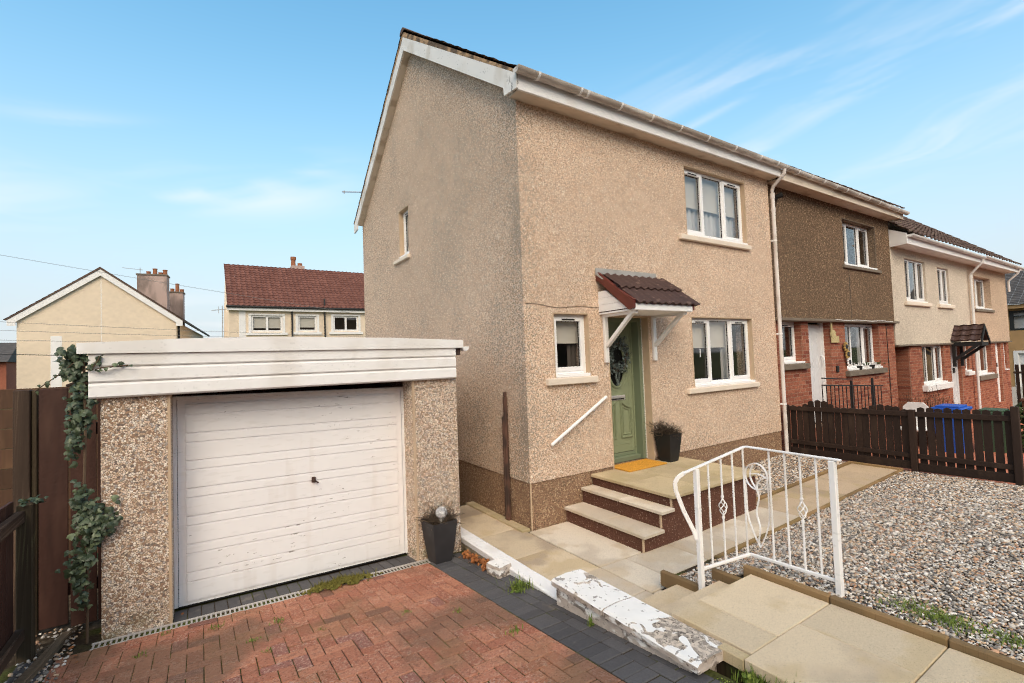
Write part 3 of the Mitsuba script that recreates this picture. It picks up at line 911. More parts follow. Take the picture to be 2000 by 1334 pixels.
def room(house, X0, X1, Z0, Z1, D, M=FRONT, y=0.33, mat='room_wall'):
    """Inside of a room, open to the window wall."""
    v = np.array([[X0, y, Z0], [X1, y, Z0], [X1, y, Z1], [X0, y, Z1], [X0, D, Z0], [X1, D, Z0], [X1, D, Z1], [X0, D, Z1]])
    put('room', MB().add(v, [[4, 5, 6, 7], [0, 1, 5, 4], [3, 7, 6, 2], [0, 4, 7, 3], [1, 2, 6, 5]]).move(M), mat, house)


def tiled_slope(L, W, gauge, tile_w, M, amp=0.018, seg=6, lip=0.022, jitter=0.004, seed=0, bsdf_uv=True):
    """A roof slope: local x along the eaves (0..L), local y up the slope (0..W), z out. Courses overlap, each tile rolls."""
    r = np.random.default_rng(seed)
    mb = MB()
    nt = int(round(L / tile_w)); tw = L / nt
    nc = int(math.ceil(W / gauge))
    base = (np.cos(np.linspace(0, 2 * math.pi, seg + 1)) * 0.5 + 0.5) ** 1.5 * amp
    V, Fc, U = [], [], []
    for c in range(nc):
        ya, yb = c * gauge, min((c + 1) * gauge + 0.03, W)
        if yb <= ya:
            continue
        for t in range(nt):
            dz = r.normal(0, jitter * 0.4); dy = r.normal(0, jitter)
            xs = t * tw + np.linspace(0, tw * 0.985, seg + 1)
            z0, z1 = base + lip + 0.016 + dz, base + 0.012 + dz * 0.3
            lo = np.stack([xs, xs * 0 + ya + dy, base * 0 + z0 - 0.016 - lip], -1)
            a = np.stack([xs, xs * 0 + ya + dy, z0], -1); b = np.stack([xs, xs * 0 + yb, z1], -1)
            n = seg + 1; i = np.arange(seg); k0 = sum(len(q) for q in V)
            V.append(np.vstack([lo, a, b]))
            Fc.append(np.vstack([np.stack([i, i + 1, i + 1 + n, i + n], -1), np.stack([i + n, i + 1 + n, i + 1 + 2 * n, i + 2 * n], -1)]) + k0)
            U.append(np.tile([r.random(), r.random()], (3 * n, 1)))
    mb.add(np.vstack(V), np.vstack(Fc)); mb.uvs[-1] = np.vstack(U)
    return mb.move(M)


def slope_frame(origin, along, up):
    """Frame for tiled_slope: x along the eaves, y up the slope."""
    a = np.asarray(along, float) / np.linalg.norm(along); u = np.asarray(up, float) / np.linalg.norm(up)
    return mat4(a, u, np.cross(a, u), origin)

# ------------------------------------------------------------------ the pebble-dashed end house
HW, HD, ZP, ZS, LAND = 5.69, 6.71, 0.5575, 5.28, 0.52
house = thing('pebbledashed_house', 'two-storey end-of-terrace house in beige pebbledash with a sage green front door', 'house')
WS, WG, WU = (0.456, 1.033, 1.80, 2.62), (3.222, 4.900, 1.50, 2.62), (3.222, 4.900, 3.925, 5.06)
DOOR = (1.40, 2.20)
fw = sbox(0.32, ZP, HW, 5.45).difference(unary_union([hole(*WS), hole(*WG), hole(*WU), sbox(DOOR[0] - .014, 0.3, DOOR[1] + .014, 2.614)]))
put('front_wall', MB().prism(fw, 0.0, 0.32, XZ), 'dash_house', house)
GWIN = (3.70, 4.20, 4.10, 5.03)          # along y
gable = Polygon([(0, ZP), (HD, ZP), (HD, 5.45), (HD / 2, 7.86), (0, 5.45)]).difference(sbox(GWIN[0] - .014, GWIN[2], GWIN[1] + .014, GWIN[3] + .014))
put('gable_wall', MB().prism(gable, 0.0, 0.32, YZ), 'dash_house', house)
put('rear_wall', MB().box(0.32, HW, HD - .3, HD - .001, ZP, 5.45), 'dash_house', house)
pf = sbox(0.014, -0.4, HW, ZP).difference(sbox(DOOR[0] - .014, LAND, DOOR[1] + .014, 1))
put('plinth', MB().prism(pf, 0.014, 0.31, XZ).box(0.014, 0.31, 0.3101, HD, -0.4, ZP), 'dash_plinth', house)
put('corner_bead', MB().box(0.006, 0.024, 0.006, 0.024, -0.02, ZP - .004, .004), 'reveal_render', house)
put('floor', MB().box(.32, HW, .32, HD - .3, 0.40, 0.515).box(.32, HW, .32, HD - .3, 2.72, 2.98).box(.32, HW, .32, HD - .3, 5.2, 5.27).box(HW - .02, HW - .001, .32, HD - .3, 0.4, 5.4), 'room_wall', house)
room(house, 0.34, 1.25, 0.53, 2.70, 2.4)
room(house, 2.4, 5.65, 0.53, 2.70, 4.2)
room(house, 2.4, 5.65, 2.99, 5.19, 4.2)
put('room', MB().box(1.27, 2.38, 1.55, 1.6, 0.52, 2.7), 'room_wall', house)

w = window(house, *WS, [(1, True)], blind=[(0.02, 0.98, 0.44)], curtain=[(0.72, 0.98, 'curtain_dark')])
sill(w, 0.295, 1.127, 1.715, 1.80, 0.062, 'concrete_sill')
w = window(house, *WG, [(0.52, True), (0.58, False), (0.55, True)], blind=[(0.02, 0.70, 0.42)], curtain=[(0.66, 0.80, 'curtain'), (0.0, 0.1, 'curtain_dark')])
sill(w, 3.015, 4.958, 1.42, 1.50, 0.062, 'concrete_sill')
put('window_handle', MB().box(3.60, 3.62, 0.145, 0.158, 1.98, 2.12, .004), 'white_clean', w)
w = window(house, *WU, [(0.52, True), (0.58, False), (0.55, True)], blind=[(0.02, 0.98, 0.50)], curtain=[(0.0, 1.0, 'curtain')])
sill(w, 3.005, 4.945, 3.845, 3.925, 0.062, 'concrete_sill')
w = window(house, -GWIN[1], -GWIN[0], GWIN[2], GWIN[3], [(1, True)], M=GABLE, depth=0.09, blind=[(0.02, 0.98, 0.5)], fr=0.05)
sill(w, -4.46, -3.66, 4.03, 4.10, 0.055, 'concrete_sill', M=GABLE)

# front door, set deep in its opening
DY = 0.29
d = key_of('door', house)
x0, x1 = DOOR[0] + .03, DOOR[1] - .03
zb, zt = LAND + .075, 2.545
oc, orx, orz = ((x0 + x1) / 2, 1.93), 0.175, 0.335
th = np.linspace(0, 2 * math.pi, 49)[:-1]
oval = Polygon(np.stack([oc[0] + orx * np.cos(th), oc[1] + orz * np.sin(th)], 1))
leaf = sbox(x0 + .045, zb + .05, x1 - .045, zt - .045)
put_leaf = MB().prism(leaf.difference(oval), DY, DY + .05, XZ)
scene[d] = mikit.ply(put_leaf.get(), 'green_door')


def ring(poly, w_, t, name, parent, bsdf, y=DY):
    mb = MB().prism(poly.buffer(w_ * .5).difference(poly.buffer(-w_ * .5)), y - t, y + .002, XZ)
    mb.prism(poly.buffer(w_ * .22).difference(poly.buffer(-w_ * .22)), y - t * 1.7, y - t + .001, XZ)
    put(name, mb, bsdf, parent)


ring(oval, 0.036, 0.016, 'oval_moulding', d, 'green_door')
ring(oval.buffer(0.055), 0.012, 0.004, 'oval_moulding', d, 'green_door')
put('glass', MB().prism(oval, DY + .02, DY + .03, XZ), 'dark_glass', d)
for s in (-1, 1):                          # two raised lower panels with swept tops
    cx = oc[0] + s * 0.165
    t = np.linspace(0, 1, 12); k = (t if s < 0 else 1 - t)
    pan = Polygon(np.vstack([[(cx - .105, 0.86), (cx + .105, 0.86)], np.stack([cx + 0.105 - 0.21 * t, 1.285 + 0.10 * (1 - k) ** 1.8], 1)]))
    ring(pan, 0.028, 0.016, 'panel_moulding', d, 'green_door')
    ring(pan.buffer(-0.042), 0.014, 0.010, 'panel_moulding', d, 'green_door')
put('bead', MB().box(x1 - .13, x1 - .118, DY - .006, DY + .001, zb + .1, zt - .08, .002).box(x0 + .118, x0 + .13, DY - .006, DY + .001, zb + .1, zt - .08, .002).box(x0 + .13, x1 - .13, DY - .006, DY + .001, zb + .16, zb + .172, .002), 'green_door', d)
put('letterbox', MB().box(oc[0] - .155, oc[0] + .155, DY - .014, DY - .002, 1.405, 1.475, .005).box(oc[0] - .14, oc[0] + .14, DY - .026, DY - .012, 1.435, 1.468, .006), 'chrome', d)
put('letterbox_flap', MB().box(oc[0] - .13, oc[0] + .13, DY - .0165, DY - .0135, 1.412, 1.430, .001), 'black_rubber', d)
put('handle', MB().box(x0 + .075, x0 + .115, DY - .012, DY, 1.42, 1.66, .004).beam((x0 + .09, DY - .04, 1.55), (x0 + .21, DY - .04, 1.55), .02, .02, .006), 'chrome', d)
fr = MB().box(x0 - .03, x0 + .03, DY - .155, DY + .03, LAND + .01, 2.60, .006).box(x1 - .03, x1 + .03, DY - .155, DY + .03, LAND + .01, 2.60, .006)
fr.box(x0 + .03, x1 - .03, DY - .154, DY + .03, zt, 2.60, .006)
put('door_frame', fr, 'green_frame', house)
put('frame_rebate', MB().box(x0 + .03, x0 + .05, DY - .02, DY + .03, zb, zt).box(x1 - .05, x1 - .03, DY - .02, DY + .03, zb, zt).box(x0 + .05, x1 - .05, DY - .02, DY + .03, zt - .05, zt), 'green_door', d)
put('threshold', MB().box(x0 + .03, x1 - .03, DY - .10, DY + .05, LAND + .008, zb, .006).box(x0 + .05, x1 - .05, DY - .025, DY, zb, zb + .045, .006), 'green_frame', d)
put('door_trim', MB().box(DOOR[1] - .004, DOOR[1] + .012, DY - .168, DY - .156, LAND + .01, 2.612).box(DOOR[0] - .012, DOOR[0] + .004, DY - .168, DY - .156, LAND + .01, 2.612), 'white_clean', house)
put('door_reveal', MB().box(DOOR[1], DOOR[1] + .014, -.003, DY - .168, LAND - .05, 2.614).box(DOOR[0] - .014, DOOR[0], -.003, DY - .168, LAND - .05, 2.614).box(DOOR[0], DOOR[1], -.003, DY - .168, 2.60, 2.614), 'reveal_render', house)
put('doorbell', MB().box(DOOR[1] - .012, DOOR[1] - .001, 0.165, 0.205, 1.98, 2.09, .003), 'brass', house)
put('doorstep', MB().box(DOOR[0], DOOR[1], -.004, DY - .1, LAND - .06, LAND - .002), 'slab_yellow', house)

# eaves, verge, roof
RS = 0.744
rc = math.hypot(1, RS)
XR = 11.62                                   # the roof runs on over the neighbour
yb0, zb0 = -0.20, 5.555
put('soffit', MB().box(-0.10, HW + .06, -0.205, 0.001, 5.262, 5.278), 'soffit_paint', house)
put('fascia', MB().box(-0.115, HW + .06, -0.235, -0.206, 5.248, 5.47, .004), 'white_paint', house)
barge = Polygon([(-0.235, 5.44), (HD / 2, 8.025), (HD / 2, 7.78), (0.06, 5.405), (0.043, 5.296), (-0.235, 5.262)])
put('bargeboard', MB().prism(barge, -0.142, -0.116, YZ), 'barge_paint', house)
rb = Polygon([(HD + .235, 5.44), (HD / 2, 8.025), (HD / 2, 7.78), (HD - 0.06, 5.405), (HD - 0.043, 5.296), (HD + 0.235, 5.262)])
put('bargeboard', MB().prism(rb, -0.142, -0.116, YZ), 'barge_paint', house)
us = lambda y: 7.775 - (HD / 2 - y) * 0.72 if y < HD / 2 else 7.775 - (y - HD / 2) * 0.72
so = MB().prism([(0.05, us(.05)), (HD / 2, us(HD / 2)), (HD - .05, us(HD - .05)), (HD - .05, us(HD - .05) + .02), (HD / 2, us(HD / 2) + .02), (0.05, us(.05) + .02)], -0.116, 0.001, YZ)
put('verge_soffit', so, 'soffit_paint', house)
mo = Polygon([(-0.20, 5.462), (HD / 2, 8.027), (HD / 2, 8.128), (-0.20, 5.505)])
mr = Polygon([(HD + 0.20, 5.462), (HD / 2, 8.027), (HD / 2, 8.128), (HD + 0.20, 5.505)])
put('verge_mortar', MB().prism(mo, -0.143, 0.12, YZ).prism(mr, -0.143, 0.12, YZ), 'mortar_orange', house)
SL = (HD / 2 + 0.23) * rc
fr1 = slope_frame((-0.148, -0.23, 5.478), (1, 0, 0), (0, 1, RS))
put('roof', tiled_slope(XR + .148, SL, 0.30, 0.30, fr1, amp=0.016, lip=0.013, jitter=0.008, seed=3), 'roof_tile', house)
fr2 = slope_frame((XR, HD + 0.23, 5.478), (-1, 0, 0), (0, -1, RS))
put('roof', tiled_slope(XR + .148, SL, 0.30, 0.30, fr2, amp=0.016, lip=0.013, jitter=0.008, seed=4), 'roof_tile', house)
rp = MB()
for q in range(26):
    a = np.linspace(0, math.pi, 7); xx0 = -0.16 + q * 0.455; v = []
    for xx, k in ((xx0, 1.0), (xx0 + .462, 0.93)):
        v.append(np.stack([a * 0 + xx, HD / 2 + 0.115 * k * np.cos(a), 8.10 + 0.085 * k * np.sin(a)], -1))
    i = np.arange(6)
    rp.add(np.vstack(v), np.stack([i, i + 7, i + 8, i + 1], -1))
    rp.add(np.vstack([v[0], [[xx0, HD / 2, 8.09]]]), [[i_, i_ + 1, 7] for i_ in range(6)])
put('ridge_tiles', rp, 'roof_tile', house, smooth=35)


def gutter(parent, X0, X1, y, z, r, bsdf, brackets, drop=0.0, ends=True):
    a = np.linspace(math.pi, 2 * math.pi, 9)
    def prof(x, rr, zz):
        return np.stack([a * 0 + x, y + rr * np.cos(a), zz + rr * np.sin(a)], -1)
    mb = MB(); v = np.vstack([prof(X0, r, z), prof(X1, r, z - drop), prof(X0, r - .006, z), prof(X1, r - .006, z - drop)])
    i = np.arange(8)
    mb.add(v, np.vstack([np.stack([i, i + 9, i + 10, i + 1], -1), np.stack([i + 18, i + 19, i + 28, i + 27], -1)]))
    for s, o in ((0, 1), (9, 0)):
        mb.add(v, [[s, s + 18, s + 18, s]] if False else [[s, s + 18, s + 18]])
    for k, x in ((0, X0), (1, X1)):
        if ends:
            p = prof(x, r + .003, z - drop * k); q = prof(x + (.006 if k == 0 else -.006), r + .003, z - drop * k)
            vv = np.vstack([p, [[x, y, z - drop * k]], q]); n = 10
            mb.add(vv, [[i_, i_ + 1, 9] for i_ in range(8)])
    g = put('gutter', mb, bsdf, parent, smooth=40)
    for x in brackets:
        t = (x - X0) / (X1 - X0); zz = z - drop * t; b = MB()
        p0, p1, p2, p3 = prof(x - .014, r + .007, zz), prof(x + .014, r + .007, zz), prof(x - .014, r - .001, zz), prof(x + .014, r - .001, zz)
        v = np.vstack([p0, p1, p2, p3])
        b.add(v, np.vstack([np.stack([i, i + 9, i + 10, i + 1], -1), np.stack([i, i + 1, i + 19, i + 18], -1), np.stack([i + 9, i + 27, i + 28, i + 10], -1)]))
        b.box(x - .012, x + .012, y + r - .01, y + r + .03, zz - .06, zz - .0, .003)
        put('bracket', b, 'white_paint', g)
    return g


gutter(house, -0.19, HW + .12, -0.300, 5.462, 0.062, 'gutter_pvc', [0.12, 0.78, 0.90, 1.50, 2.12, 2.75, 3.42, 4.15, 4.90, 5.45], 0.03)
dp = MB().tube([(5.735, -0.30, 5.41), (5.735, -0.295, 5.30), (5.735, -0.20, 5.22), (5.737, -0.09, 5.13), (5.738, -0.055, 5.06), (5.738, -0.055, 4.9)], 0.034, 10)
dp.tube([(5.738, -0.055, 4.98), (5.735, -0.055, 0.14)], 0.034, 10).tube([(5.738, -0.055, 5.00), (5.738, -0.055, 4.90)], 0.042, 10).tube([(5.737, -0.055, 4.72), (5.737, -0.055, 4.66)], 0.041, 10)
dpk = put('downpipe', dp, 'pipe_pvc', house, smooth=40)
for z in (4.1, 2.35, 1.05):
    put('pipe_clip', MB().box(5.68, 5.795, -.035, .001, z - .015, z + .015, .003).tube([(5.737, -.055, z - .014), (5.737, -.055, z + .014)], 0.039, 10), 'white_paint', dpk)
# slack cable across the front, pinned above the small window
cx = np.linspace(0.02, 1.30, 24)
put('cable', MB().tube(np.stack([cx, cx * 0 - 0.007, 2.735 - 0.045 * np.sin((cx - .02) / 1.28 * math.pi) * 0.6 + 0.012 * np.sin(cx * 9)], -1), 0.003, 5), 'cable_brown', house)

# ------------------------------------------------------------------ lean-to canopy over the door
can = thing('door_canopy', 'small lean-to canopy with dark brown tiles and white brackets above the green door', 'canopy')
cL, cR = 1.235, 2.415
y1c, z1c, y2c, z2c = -0.025, 3.14, -0.62, 2.70
cs = np.array([0, y1c - y2c, z1c - z2c]); cs /= np.linalg.norm(cs); cn = np.array([0, -cs[2], cs[1]])
wl = math.hypot(y1c - y2c, z1c - z2c)
for q in range(2):                          # two tile-effect sheets, the upper one lapping the lower
    n = 8 * 8 + 1; xs = np.linspace(cL + .02, cR + .09, n); h = 0.028 * (np.cos((xs - cL) / (cR - cL) * 2 * math.pi * 8.5) * .5 + .5) ** 1.3
    s0, s1 = (0.0, wl * .56) if q == 0 else (wl * .5, wl)
    o = np.array([0, y2c, z2c]); up0 = 0.018 + (0.040 if q else 0.022); up1 = 0.018 + (0.012 if q == 0 else 0.020)
    A = np.stack([xs, xs * 0, xs * 0], -1)
    lo = A + (o + cs * (s0 - .035)) + (h + up0)[:, None] * cn; hi = A + (o + cs * s1) + (h + up1)[:, None] * cn
    li = lo - 0.020 * cn
    i = np.arange(n - 1)
    mb = MB().add(np.vstack([li, lo, hi]), np.vstack([np.stack([i, i + 1, i + 1 + n, i + n], -1), np.stack([i + n, i + n + 1, i + 1 + 2 * n, i + 2 * n], -1)]))
    put('tile_row', mb, 'canopy_tile', can)
    e = lo[-1]; f_ = hi[-1]
put('roof_board', MB().prism([(y2c, z2c), (y1c, z1c), (y1c, z1c - .03), (y2c, z2c - .03)], cL + .03, cR - .02, YZ), 'white_paint', can)
bb = Polygon([(y2c - .03, z2c - .055), (y2c - .035, z2c + .03), (y1c, z1c + .045), (0, z1c + .06), (0, z1c - .06), (y1c - .02, z1c - .07), (y2c + .05, z2c - .07)])
put('verge_board', MB().prism(bb, cL - .03, cL + .012, YZ), 'maroon_paint', can)
put('verge_board', MB().prism(bb, cR - .03, cR - .005, YZ), 'maroon_paint', can)
put('verge_cap', MB().beam((cL + .005, y2c - .03, z2c + .045), (cL + .005, y2c + .20, z2c + .045 + .20 * .74), .04, .012, .003).beam((cL + .005, y2c + .30, z2c + .05 + .30 * .74), (cL + .005, -0.02, z1c + .055), .04, .012, .003), 'maroon_paint', can)
put('flashing', MB().prism([(0.0, 3.255), (-.022, 3.255), (-.028, 3.185), (-.15, 3.085), (-.14, 3.075), (0, 3.165)], cL - .035, cR - .005, YZ), 'lead_grey', can)
for q, (za, zb_) in enumerate(((2.655, 2.745), (2.748, 2.838), (2.841, 2.931), (2.934, 3.03))):
    lim = lambda z: y2c + .05 + (z - (z2c - .08)) / (z1c - z2c) * (y1c - y2c)
    ya, yb_ = lim(za), lim(zb_)
    if yb_ < -0.03:
        put('side_board', MB().prism([(-.002, za), (ya, za), (yb_, zb_), (-.002, zb_)], cL + .002, cL + .016, YZ), 'white_clean', can)
        put('side_board', MB().prism([(-.002, za), (ya, za), (yb_, zb_), (-.002, zb_)], cR - .036, cR - .03, YZ), 'white_clean', can)
put('front_board', MB().box(cL + .012, cR - .03, y2c - .02, y2c + .004, 2.622, 2.705, .004), 'white_clean', can)
put('underside', MB().box(cL + .01, cR - .03, y2c + .004, -.002, 2.622, 2.642), 'white_paint', can)
for xb in (1.327, 2.298):
    b = put('bracket', MB().box(xb - .034, xb + .034, -.045, -.001, 1.965, 2.62, .005), 'white_paint', can)
    put('brace', MB().beam((xb, -.045, 2.19), (xb, -.53, 2.61), .05, .06, .005, up=(1, 0, 0)), 'white_paint', b)
    put('bearer', MB().box(xb - .03, xb + .03, y2c + .03, -.046, 2.585, 2.621, .004), 'white_paint', b)

# ------------------------------------------------------------------ steps to the door
st = thing('front_steps', 'three stone steps and landing with reddish-brown flecked risers leading to the green door', 'steps')
ys = -1.25
put('riser', MB().box(0.535, 0.82, ys, -.001, -.02, 0.152), 'riser_dash', st)
put('riser', MB().box(0.82, 1.00, ys + .001, -.001, -.02, 0.342), 'riser_dash', st)
put('landing_base', MB().box(1.00, 2.64, ys + .002, -.001, -.02, LAND - .038), 'riser_dash', st)
def tread(x0, x1, y0, y1, z, bs, name='tread'):
    put(name, MB().box(x0, x1, y0, y1, z - .038, z, .006, uv=(rng.random(), rng.random())), bs, st)
for a, b in ((-0.66, -0.003), (-1.30, -0.664)):
    tread(0.502, 0.82, a, b, 0.19, 'slab_pale'); tread(0.788, 1.00, a, b, 0.38, 'slab_pale')
tread(0.965, 1.56, -0.62, -0.003, LAND, 'slab_yellow', 'landing_slab'); tread(0.965, 1.56, -1.31, -0.625, LAND, 'slab_yellow', 'landing_slab')
tread(1.565, 2.13, -1.31, -0.40, LAND, 'slab_yellow', 'landing_slab'); tread(1.565, 2.13, -0.395, -0.003, LAND, 'slab_yellow', 'landing_slab')
tread(2.135, 2.67, -0.62, -0.003, LAND, 'slab_yellow', 'landing_slab'); tread(2.135, 2.67, -1.31, -0.625, LAND, 'slab_yellow', 'landing_slab')
for x, z0, z1 in ((0.535, -0.01, 0.15), (0.82, 0.192, 0.34), (1.0, 0.382, LAND - .04)):
    put('corner_trim', MB().box(x - .006, x + .012, ys - .006, ys + .012, z0, z1), 'reveal_render', st)

# handrail on the wall
hr = thing('wall_handrail', 'white tubular handrail fixed to the pebbledash wall beside the steps', 'handrail')
put('rail', MB().tube([(0.297, -.065, 0.985), (0.30, -.065, 0.990), (1.245, -.065, 1.513), (1.249, -.065, 1.517)], [.012, .021, .021, .012], 10), 'white_clean', hr, smooth=40)
for t in (0.18, 0.80):
    x, z = 0.297 + t * .952, 0.985 + t * .532
    put('bracket', MB().tube([(x, -.065, z - .018), (x + .01, -.04, z - .05), (x + .01, -.002, z - .055)], .009, 6).tube([(x + .01, -.008, z - .055), (x + .01, -.001, z - .055)], .026, 10), 'white_clean', hr, smooth=40)

po = thing('metal_post', 'slim rusty brown metal post standing against the gable by the corner', 'post')
put('post', MB().box(-0.055, -0.008, 0.43, 0.475, -0.02, 1.58, .006).box(-0.065, -0.012, 0.455, 0.50, 0.02, 1.33, .01), 'rust_post', po)
put('cap', MB().box(-0.052, -0.012, 0.435, 0.47, 1.58, 1.645, .012), 'rust_post', po)

# ------------------------------------------------------------------ garage
gar = thing('garage', 'flat-roofed garage with pebble aggregate piers and a dirty white up-and-over door', 'garage')
put('pier', MB().box(-3.965, -3.515, 0.19, 0.50, -0.30, 1.90, .006), 'dash_garage', gar)
put('pier', MB().box(-1.372, -0.845, 0.19, 0.50, -0.30, 1.90, .006), 'dash_garage', gar)
for x0, x1 in ((-3.535, -3.513), (-1.374, -1.352)):
    put('corner_bead', MB().box(x0, x1, 0.184, 0.212, -0.2, 1.865, .003), 'reveal_render', gar)
put('side_wall', MB().box(-3.964, -3.80, 0.501, 5.6, -0.30, 2.20), 'dash_garage', gar)
put('side_wall', MB().box(-1.0, -0.846, 0.501, 5.6, -0.30, 2.20), 'dash_garage', gar)
put('rear_wall', MB().box(-3.80, -1.0, 5.45, 5.6, -0.30, 2.20), 'dash_garage', gar)
put('floor', MB().box(-3.80, -1.0, 0.56, 5.45, -0.3, -0.03), 'joint_sand', gar)
DSH = mat4((1, 0, -0.0205), (0, 1, 0), (0, 0, 1), (-2.44, 0.50, -0.048))     # the door hangs slightly out of level
fm = MB().box(-1.075, -1.045, -.02, .06, 0, 1.86, .003).box(1.045, 1.075, -.02, .06, 0, 1.86, .003).box(-1.045, 1.045, -.019, .06, 1.83, 1.86, .003)
put('door_frame', fm.move(DSH), 'garage_door_paint', gar)
put('door_seal', MB().box(-1.083, -1.076, -.024, .05, 0, 1.86).box(1.076, 1.083, -.024, .05, 0, 1.86).box(-1.04, 1.04, -.005, .05, -.012, -.002).move(DSH), 'black_rubber', gar)
# one pressed panel: ribs with sloping shoulders
prof = [(0.0, 0.0), (0.03, 0.0)]
zz = 0.03; bands = [0.175, 0.083, 0.165, 0.083, 0.165, 0.083, 0.165, 0.083, 0.165, 0.083, 0.165, 0.083, 0.165, 0.10]
for b in bands:
    if zz + b > 1.80:
        break
    prof += [(zz + .004, -.013), (zz + b - .010, -.011), (zz + b - .006, 0.004), (zz + b, 0.004)]
    zz += b
prof += [(1.80, 0.0), (1.828, 0.0)]
P = np.array(prof)
v = []
for x in (-1.04, -0.985, -0.978, 0.978, 0.985, 1.04):
    k = 0.0 if abs(x) > 0.98 else 1.0
    v.append(np.stack([P[:, 0] * 0 + x, P[:, 1] * k, P[:, 0]], -1))
n = len(P); i, j = np.meshgrid(np.arange(5), np.arange(n - 1), indexing='ij'); a = (i * n + j).ravel()
dk = put('door', MB().add(np.vstack(v), np.stack([a, a + n, a + n + 1, a + 1], -1)).move(DSH), 'garage_door_paint', gar, smooth=25)
hm = MB().box(.075, .115, -.028, -.010, .93, .985, .006).tube([(.095, -.03, .955), (.095, -.052, .955)], .010, 8).beam((.085, -.050, .968), (.135, -.046, .925), .016, .014, .004)
put('handle', hm.move(DSH), 'rust_post', dk)
for q, (z0, z1) in enumerate(((1.872, 1.990), (1.994, 2.112), (2.116, 2.232))):
    put('fascia_board', MB().prism([(.135, z0), (.122, z0 + .012), (.124, z1 - .018), (.133, z1 - .010), (.135, z1), (.165, z1), (.165, z0)], -4.028, -0.872, YZ), 'white_paint', gar)
put('fascia_backing', MB().box(-4.02, -0.88, .166, .188, 1.866, 2.236), 'white_paint', gar)
edge = [(-4.092, 2.222), (-0.785, 2.212), (-0.785, 2.300), (-1.6, 2.330), (-2.75, 2.348), (-3.4, 2.336), (-4.092, 2.305)]
put('roof_edge', MB().prism(edge, .10, .132, XZ), 'white_paint', gar)
put('roof', MB().prism([(-4.05, 2.238), (-0.80, 2.228), (-0.80, 2.29), (-2.75, 2.335), (-4.05, 2.295)], .133, 5.8, XZ), 'lead_grey', gar)
put('side_trim', MB().box(-4.031, -4.0, .18, 5.7, 1.90, 2.236), 'white_paint', gar)
a = np.linspace(math.pi, 2 * math.pi, 9)
gv = np.vstack([np.stack([-0.745 + .045 * np.cos(a), a * 0 + y, 2.225 + .05 * np.sin(a)], -1) for y in (.12, 5.7)] + [[[-0.745, .12, 2.225]]])
i = np.arange(8)
put('gutter', MB().add(gv, np.stack([i, i + 9, i + 10, i + 1], -1)).add(gv, [[k, k + 1, 18] for k in range(8)]), 'white_clean', gar, smooth=40)
put('rafter_end', MB().box(-.868, -.80, .15, .20, 2.13, 2.205, .004), 'rust_post', gar)

dr_ = thing('drain_channel', 'galvanised slotted drain channel running across the drive before the garage', 'drain')
DR2 = mat4(_ex, (0, 1, 0), np.cross(_ex, (0, 1, 0)), (-2.60, 0.125, drive_z(-2.60, 0.19) + 0.004))
fm = MB().box(-1.42, 1.42, -.058, -.040, -.03, 0.002, .002).box(-1.42, 1.42, .040, .058, -.03, 0.002, .002)
put('channel', MB().box(-1.42, 1.42, -.052, .052, -.16, -.13).move(DR2), 'drain_inside', dr_)
put('frame', fm.move(DR2), 'drain_metal', dr_)
gb = MB()
for q in range(82):
    x = -1.41 + q * 0.0345
    gb.box(x, x + .0135, -.040, .040, -.008, 0.0)
put('grate', gb.move(DR2), 'drain_metal', dr_)

# ------------------------------------------------------------------ low painted walls beside the drive
def wavy_prism(prof, y0, y1, n, M=None, amp=0.006, seed=0, freq=9.0):
    """A profile (x, z) swept along y with the small unevenness of old masonry."""
    p = np.array(prof, float); m = len(p); ysn = np.linspace(y0, y1, n + 1)
    v = np.stack([np.repeat(p[None, :, 0], n + 1, 0), np.repeat(ysn[:, None], m, 1), np.repeat(p[None, :, 1], n + 1, 0)], -1)
    for c in (0, 2):
        v[..., c] += amp * 2 * (meshkit.fbm(v * freq + c * 7 + seed, 3, seed) - 0.5)
    v = v.reshape(-1, 3); i, j = np.meshgrid(np.arange(n), np.arange(m), indexing='ij')
    f = np.stack([i * m + j, i * m + (j + 1) % m, (i + 1) * m + (j + 1) % m, (i + 1) * m + j], -1).reshape(-1, 4)
    tri = [(0, k, k + 1) for k in range(1, m - 1)]
    e0 = np.array(tri); e1 = e0[:, ::-1] + n * m
    f = np.vstack([f[:, [0, 1, 2]], f[:, [0, 2, 3]]])
    return MB().add(v, np.vstack([f, e0, e1]))


def dense(pts, step):
    out = []
    for a, b in zip(pts, pts[1:] + pts[:1]):
        k = max(1, int(math.hypot(b[0] - a[0], b[1] - a[1]) / step))
        out += [(a[0] + (b[0] - a[0]) * t / k, a[1] + (b[1] - a[1]) * t / k) for t in range(k)]
    return out


wa = thing('kerb_wall', 'very low white-topped kerb wall between the drive and the sandy patio slabs', 'wall')
SK = mat4((1, 0, 0), (0.033, 1, -0.0236), (0, 0, 1), (-0.0165, 0, 0.0118))       # it swings out and climbs a little towards the street
put('coping', wavy_prism(dense([(-0.815, -0.012), (-0.672, -0.012), (-0.668, 0.050), (-0.690, 0.058), (-0.80, 0.056), (-0.822, 0.044)], .05), -1.64, 0.56, 60, amp=.003, seed=2).move(SK), 'white_paint', wa)
put('base', wavy_prism(dense([(-0.800, -0.30), (-0.672, -0.30), (-0.672, -0.013), (-0.800, -0.013)], .05), -1.63, 0.60, 60, amp=.010, seed=3, freq=14).move(SK), 'old_render', wa)

